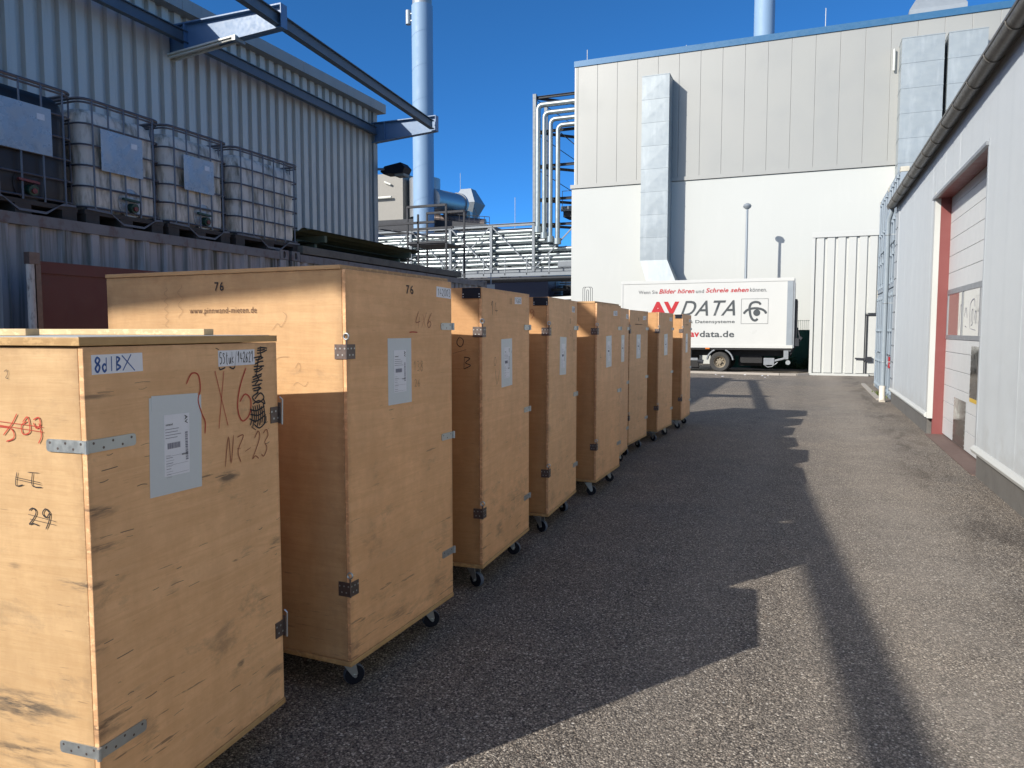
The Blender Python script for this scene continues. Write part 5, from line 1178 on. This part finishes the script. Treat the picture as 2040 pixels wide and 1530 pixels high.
# riser tower beside the white building
tw = thing('pipe_tower', 'tall steel frame carrying bent silver riser pipes beside the white building', 'pipe tower', (-15, 45, 5)); T = Matrix.Translation((15, -45, -5))
b = MB(); b.box(-16.62, -16.40, 45.1, 45.35, 8.3, 16.55); b.build('mast', M['truss'], tw, T=T)
b = MB(); b.box(-16.62, -16.40, 47.3, 47.5, 5, 16.5); b.build('mast', M['truss'], tw, T=T)
b = MB(); b.box(-13.7, -13.5, 48.0, 48.3, 5, 16.3); b.build('mast', M['dark_steel'], tw, T=T)
for i, (x, zt, z0, r_) in enumerate([(-16.18, 15.75, 7.95, .17), (-15.76, 15.24, 7.55, .15), (-15.34, 14.80, 7.30, .14), (-14.86, 14.38, 7.15, .15)]):
    b = MB(); pts = [(x, 44.9, z0), (x, 44.9, zt - .3)] + [(x + .3 - .3 * math.cos(R(a)), 44.9, zt - .3 + .3 * math.sin(R(a))) for a in (22, 45, 68)] + [(x + .3, 44.9, zt), (-10.5, 44.9, zt)]
    b.tube(pts, r_, 14); b.tube([(x, 44.9, z0 + .25), (x, 44.9, z0 - .12)], r_ + .09, 14); b.build('riser_pipe', M['pipe'], tw, smooth=True, T=T)
for zz in (16.35, 14.2, 12.05, 9.95, 8.35):
    b = MB(); b.ibeam((-16.4, 45.3, zz), (-11.3, 45.3, zz), .14, .16, .02); b.ibeam((-16.4, 45.3, zz - .02), (-13.6, 48.1, zz - .02), .12, .16, .02); b.ibeam((-13.6, 48.1, zz), (-11, 48.1, zz), .12, .16, .02); b.build('cross_beam', M['dark_steel'], tw, T=T)
b = MB()
for za, zc in ((16.2, 14.3), (14.1, 12.1), (11.9, 10.0)): b.tube([(-16.4, 45.35, za), (-13.6, 48.1, zc)], .025, 5); b.tube([(-13.6, 45.5, za), (-11.2, 45.5, zc)], .025, 5)
b.tube([(-14.9, 45.6, 14.1), (-11.6, 45.6, 11.2)], .03, 5); b.build('tie_rod', M['dark_steel'], tw, T=T)
b = MB(); b.box(-15.1, -11, 46.4, 48, 9.35, 9.47); b.box(-15.1, -11, 46.3, 46.4, 9.3, 9.62); b.build('platform', M['truss'], tw, T=T)
b = MB(); b.box(-15.0, -11, 46.5, 47.9, 8.95, 9.3); b.build('platform_underside', M['dark_steel'], tw, T=T)
b = MB()
for x in (-15, -13.9, -12.8, -11.7): b.tube([(x, 46.3, 9.5), (x, 46.3, 10.6)], .02, 5)
for zz in (10.05, 10.58): b.tube([(-15, 46.3, zz), (-11, 46.3, zz)], .02, 5)
b.build('railing', M['truss'], tw, T=T)
# big chimney
ch = thing('chimney', 'tall slender light blue steel chimney behind the ribbed hall', 'chimney', (-32.55, 60, 0)); T = Matrix.Translation((32.55, -60, 0))
b = MB(); pts = [(-32.6, 60, 0)] + [(-32.6, 60, 8 + i * 4.4) for i in range(6)]; b.tube([(-32.6, 60, 0), (-32.6, 60, 30.3)], .94, 40)
b.build('shaft', M['chimney'], ch, smooth=True, T=T)
b = MB()
for i in range(7):
    z0 = 10 + i * 2.9; pts = [(-32.6 + .945 * math.cos(R(200 + a)), 60 + .945 * math.sin(R(200 + a)), z0 + a / 180 * 1.0) for a in range(0, 181, 12)]; b.tube(pts, .012, 4)
b.build('weld_seam', M['chimney'], ch, T=T)
b = MB(); b.tube([(-32.6, 60, 30.3), (-32.6, 60, 32)], .86, 32); b.build('top_section', M['gal'], ch, smooth=True, T=T)
b = MB(); b.tube([(-33.95, 59.9, 28.9), (-33.95, 59.9, 30.1)], .24, 16); b.bar((-33.8, 59.9, 29.2), (-33.4, 59.9, 29.2), .1); b.bar((-33.8, 59.9, 29.8), (-33.4, 59.9, 29.8), .1); b.build('damper', M['gal'], ch, smooth=True, T=T)
fd = thing('flue_duct', 'fat dark grey round flue running from the chimney to the roof', 'duct', (-34, 66, 13)); T = Matrix.Translation((34, -66, -13))
b = MB(); b.tube([(-32.2, 60.4, 13.5), (-33.2, 68, 14.3)], 1.0, 28); b.build('pipe', M['grey_alu'], fd, smooth=True, T=T)
b = MB(); b.tube([(-33.2, 68, 14.3), (-33.3, 68.6, 14.35)], 1.12, 28); b.build('collar', M['grey_alu'], fd, smooth=True, T=T)
vc = thing('roof_cowl', 'hexagonal light grey vent cowl on the far roof', 'vent', (-35.2, 75, 13)); T = Matrix.Translation((35.2, -75, -13))
b = MB(); vs = []
for s, z in ((.75, 17.05), (1.75, 15.45), (.95, 14.0), (1.7, 12.2)): vs += [(-35.2 + s * math.cos(R(45 + 90 * j)) * 1.15, 75 + s * math.sin(R(45 + 90 * j)) * 1.15, z) for j in range(4)]
b.add(vs, [(i * 4 + j, i * 4 + (j + 1) % 4, (i + 1) * 4 + (j + 1) % 4, (i + 1) * 4 + j) for i in range(3) for j in range(4)] + [(0, 1, 2, 3)]); b.build('hood', M['gal'], vc, T=T)
for x in (-37.6, -33.3): b = MB(); b.tube([(-35.2 + (x + 35.2) * .5, 74, 15.3), (x + .6, 74, 12.2)], .03, 5); b.build('guy_wire', M['dark_steel'], vc, T=T)
# far hall with roof under the flue
fh = thing('far_hall', 'low dark roofed hall with rooftop railings behind the pipe bridge', 'building', (-36, 70, 0)); T = Matrix.Translation((36, -70, 0))
b = MB(); b.box(-60, -27.2, 62, 95, 0, 11.0); b.build('wall', M['tank_grey'], fh, T=T)
b = MB(); b.prism([(-60, 61.5, 12.2), (-33.8, 61.5, 12.0), (-27.0, 61.5, 11.1), (-27.0, 61.5, 10.8), (-60, 61.5, 11.0)], (0, 33, 0)); b.build('roof', M['dark_steel'], fh, T=T)
b = MB()
for i in range(14): x = -33.5 + i * .5; b.tube([(x, 62, 11.0), (x, 62, 12.6 - (x + 33.5) * .12)], .03, 5)
for dz in (.0, -.5): b.tube([(-33.5, 62, 12.6 + dz), (-27.0, 62, 11.82 + dz)], .03, 5)
b.build('railing', M['dark_steel'], fh, T=T)
b = MB(); b.tube([(-34, 63.5, 12.3), (-28.5, 64.5, 11.6)], .45, 14); b.tube([(-33, 65, 13.0), (-30.5, 65, 12.6)], .4, 12); b.build('roof_pipe', M['steel_brown'], fh, smooth=True, T=T)
b = MB(); b.box(-32.5, -31.0, 66, 67, 12, 13.2); b.build('roof_unit', M['lampwhite'], fh, T=T)
gb = thing('plant_unit', 'beige grey box-shaped plant unit beside the chimney', 'plant unit', (-38.5, 64.5, 12)); T = Matrix.Translation((38.5, -64.5, -12))
b = MB(); b.box(-43, -36.5, 63, 68, 12.0, 16.7); b.build('body', M['tank_grey'], gb, T=T)
b = MB(); b.tube([(-38.4, 62.8, 15.9), (-37.7, 62.8, 15.6)], .1, 8); b.tube([(-39.5, 62.7, 14.4), (-37.6, 62.7, 14.4)], .12, 8); b.build('pipe_stub', M['lampwhite'], gb, T=T)
b = MB(); b.tube([(-34.9, 64.5, 12.5), (-34.9, 64.5, 16.2)], 1.5, 20); b.build('round_vessel', M['grey_alu'], gb, smooth=True, T=T)
fr = MB(); 
for x in (-13.72, -12.14):
    for yy in (24, 25.5): fr.box(x - .03, x + .03, yy - .03, yy + .03, 0, 6.1)
for zz, xa, xb in ((6.08, -13.72, -12.14), (5.5, -15.2, -12.6), (4.78, -13.72, -12.14)): fr.box(xa, xb, 23.95, 24.05, zz - .04, zz + .04); fr.box(xa, xb, 25.45, 25.55, zz - .04, zz + .04)
fr.box(-13.3, -13.24, 23.95, 24.01, 2, 5.8); fr.bar((-15.4, 24.3, 5.45), (-12.2, 24.3, 4.9), .05); fr.box(-13.7, -12.16, 24, 25.5, 4.7, 4.74)
fo = thing('open_platform', 'dark open steel platform with railings standing behind the ribbed hall', 'platform', (-12.9, 24.7, 0))
fr.build('scaffold', M['dark_steel'], fo, T=Matrix.Translation((12.9, -24.7, 0)))
nb = MB(); nb.box(-30, -17.4, 50.5, 58, 0, 5.5); tag(nb.build('navy_building', M['navy']), 'navy blue building under the pipe bridge', 'building')
b = MB(); b.prism([(-19.6, 42.2, 3.38), (-11.4, 42.2, 3.7), (-11.4, 42.2, 3.5), (-19.6, 42.2, 3.25)], (0, 4, 0)); b.box(-19.3, -11.5, 42.5, 46, 0, 3.2); tag(b.build('white_canopy', M['white_trim']), 'low white roof in front of the navy building', 'canopy')
st_ = MB()
for i in range(8): st_.box(-17.3, -12, 51 + i * .3, 51.25 + i * .3, 3.9 + i * .19, 3.96 + i * .19)
st_.box(-17.3, -11, 50.9, 51, 4.4, 4.6); st_.box(-17.3, -11, 53.6, 53.8, 0, 5.0)
for i in range(7): st_.tube([(-17 + i * .8, 50.9, 4.5), (-17 + i * .8, 50.9, 5.5)], .03, 4)
tag(st_.build('steel_stair', M['dark_steel']), 'dark steel stair and landing right of the navy building', 'stair')
sg = thing('sign_post', 'thin pole with small white plate above the crate marked 14', 'sign', (-6.93, 16, 0))
b = MB(); b.tube([(0, 0, 0), (0, 0, 2.93)], .012, 6); b.build('pole', M['gal'], sg); b = MB(); b.box(-.1, .1, -.02, -.012, 2.52, 2.67); b.build('sign_plate', M['white_trim'], sg)
for i, (u, v0, v1, Y, lb) in enumerate([(1026, 393, 450, 58, 'thin lightning rod beyond the middle of the pipe bridge'), (917, 345, 385, 77, 'thin lightning rod rising behind the roof cowl')]):
    p = at(u, v0, Y); q = at(u, v1, Y); b = MB(); b.tube([(p.x, Y, 0), (p.x, Y, p.z)], .025, 5); tag(b.build('lightning_rod', M['gal']), lb, 'lightning rod', 'lightning rods')
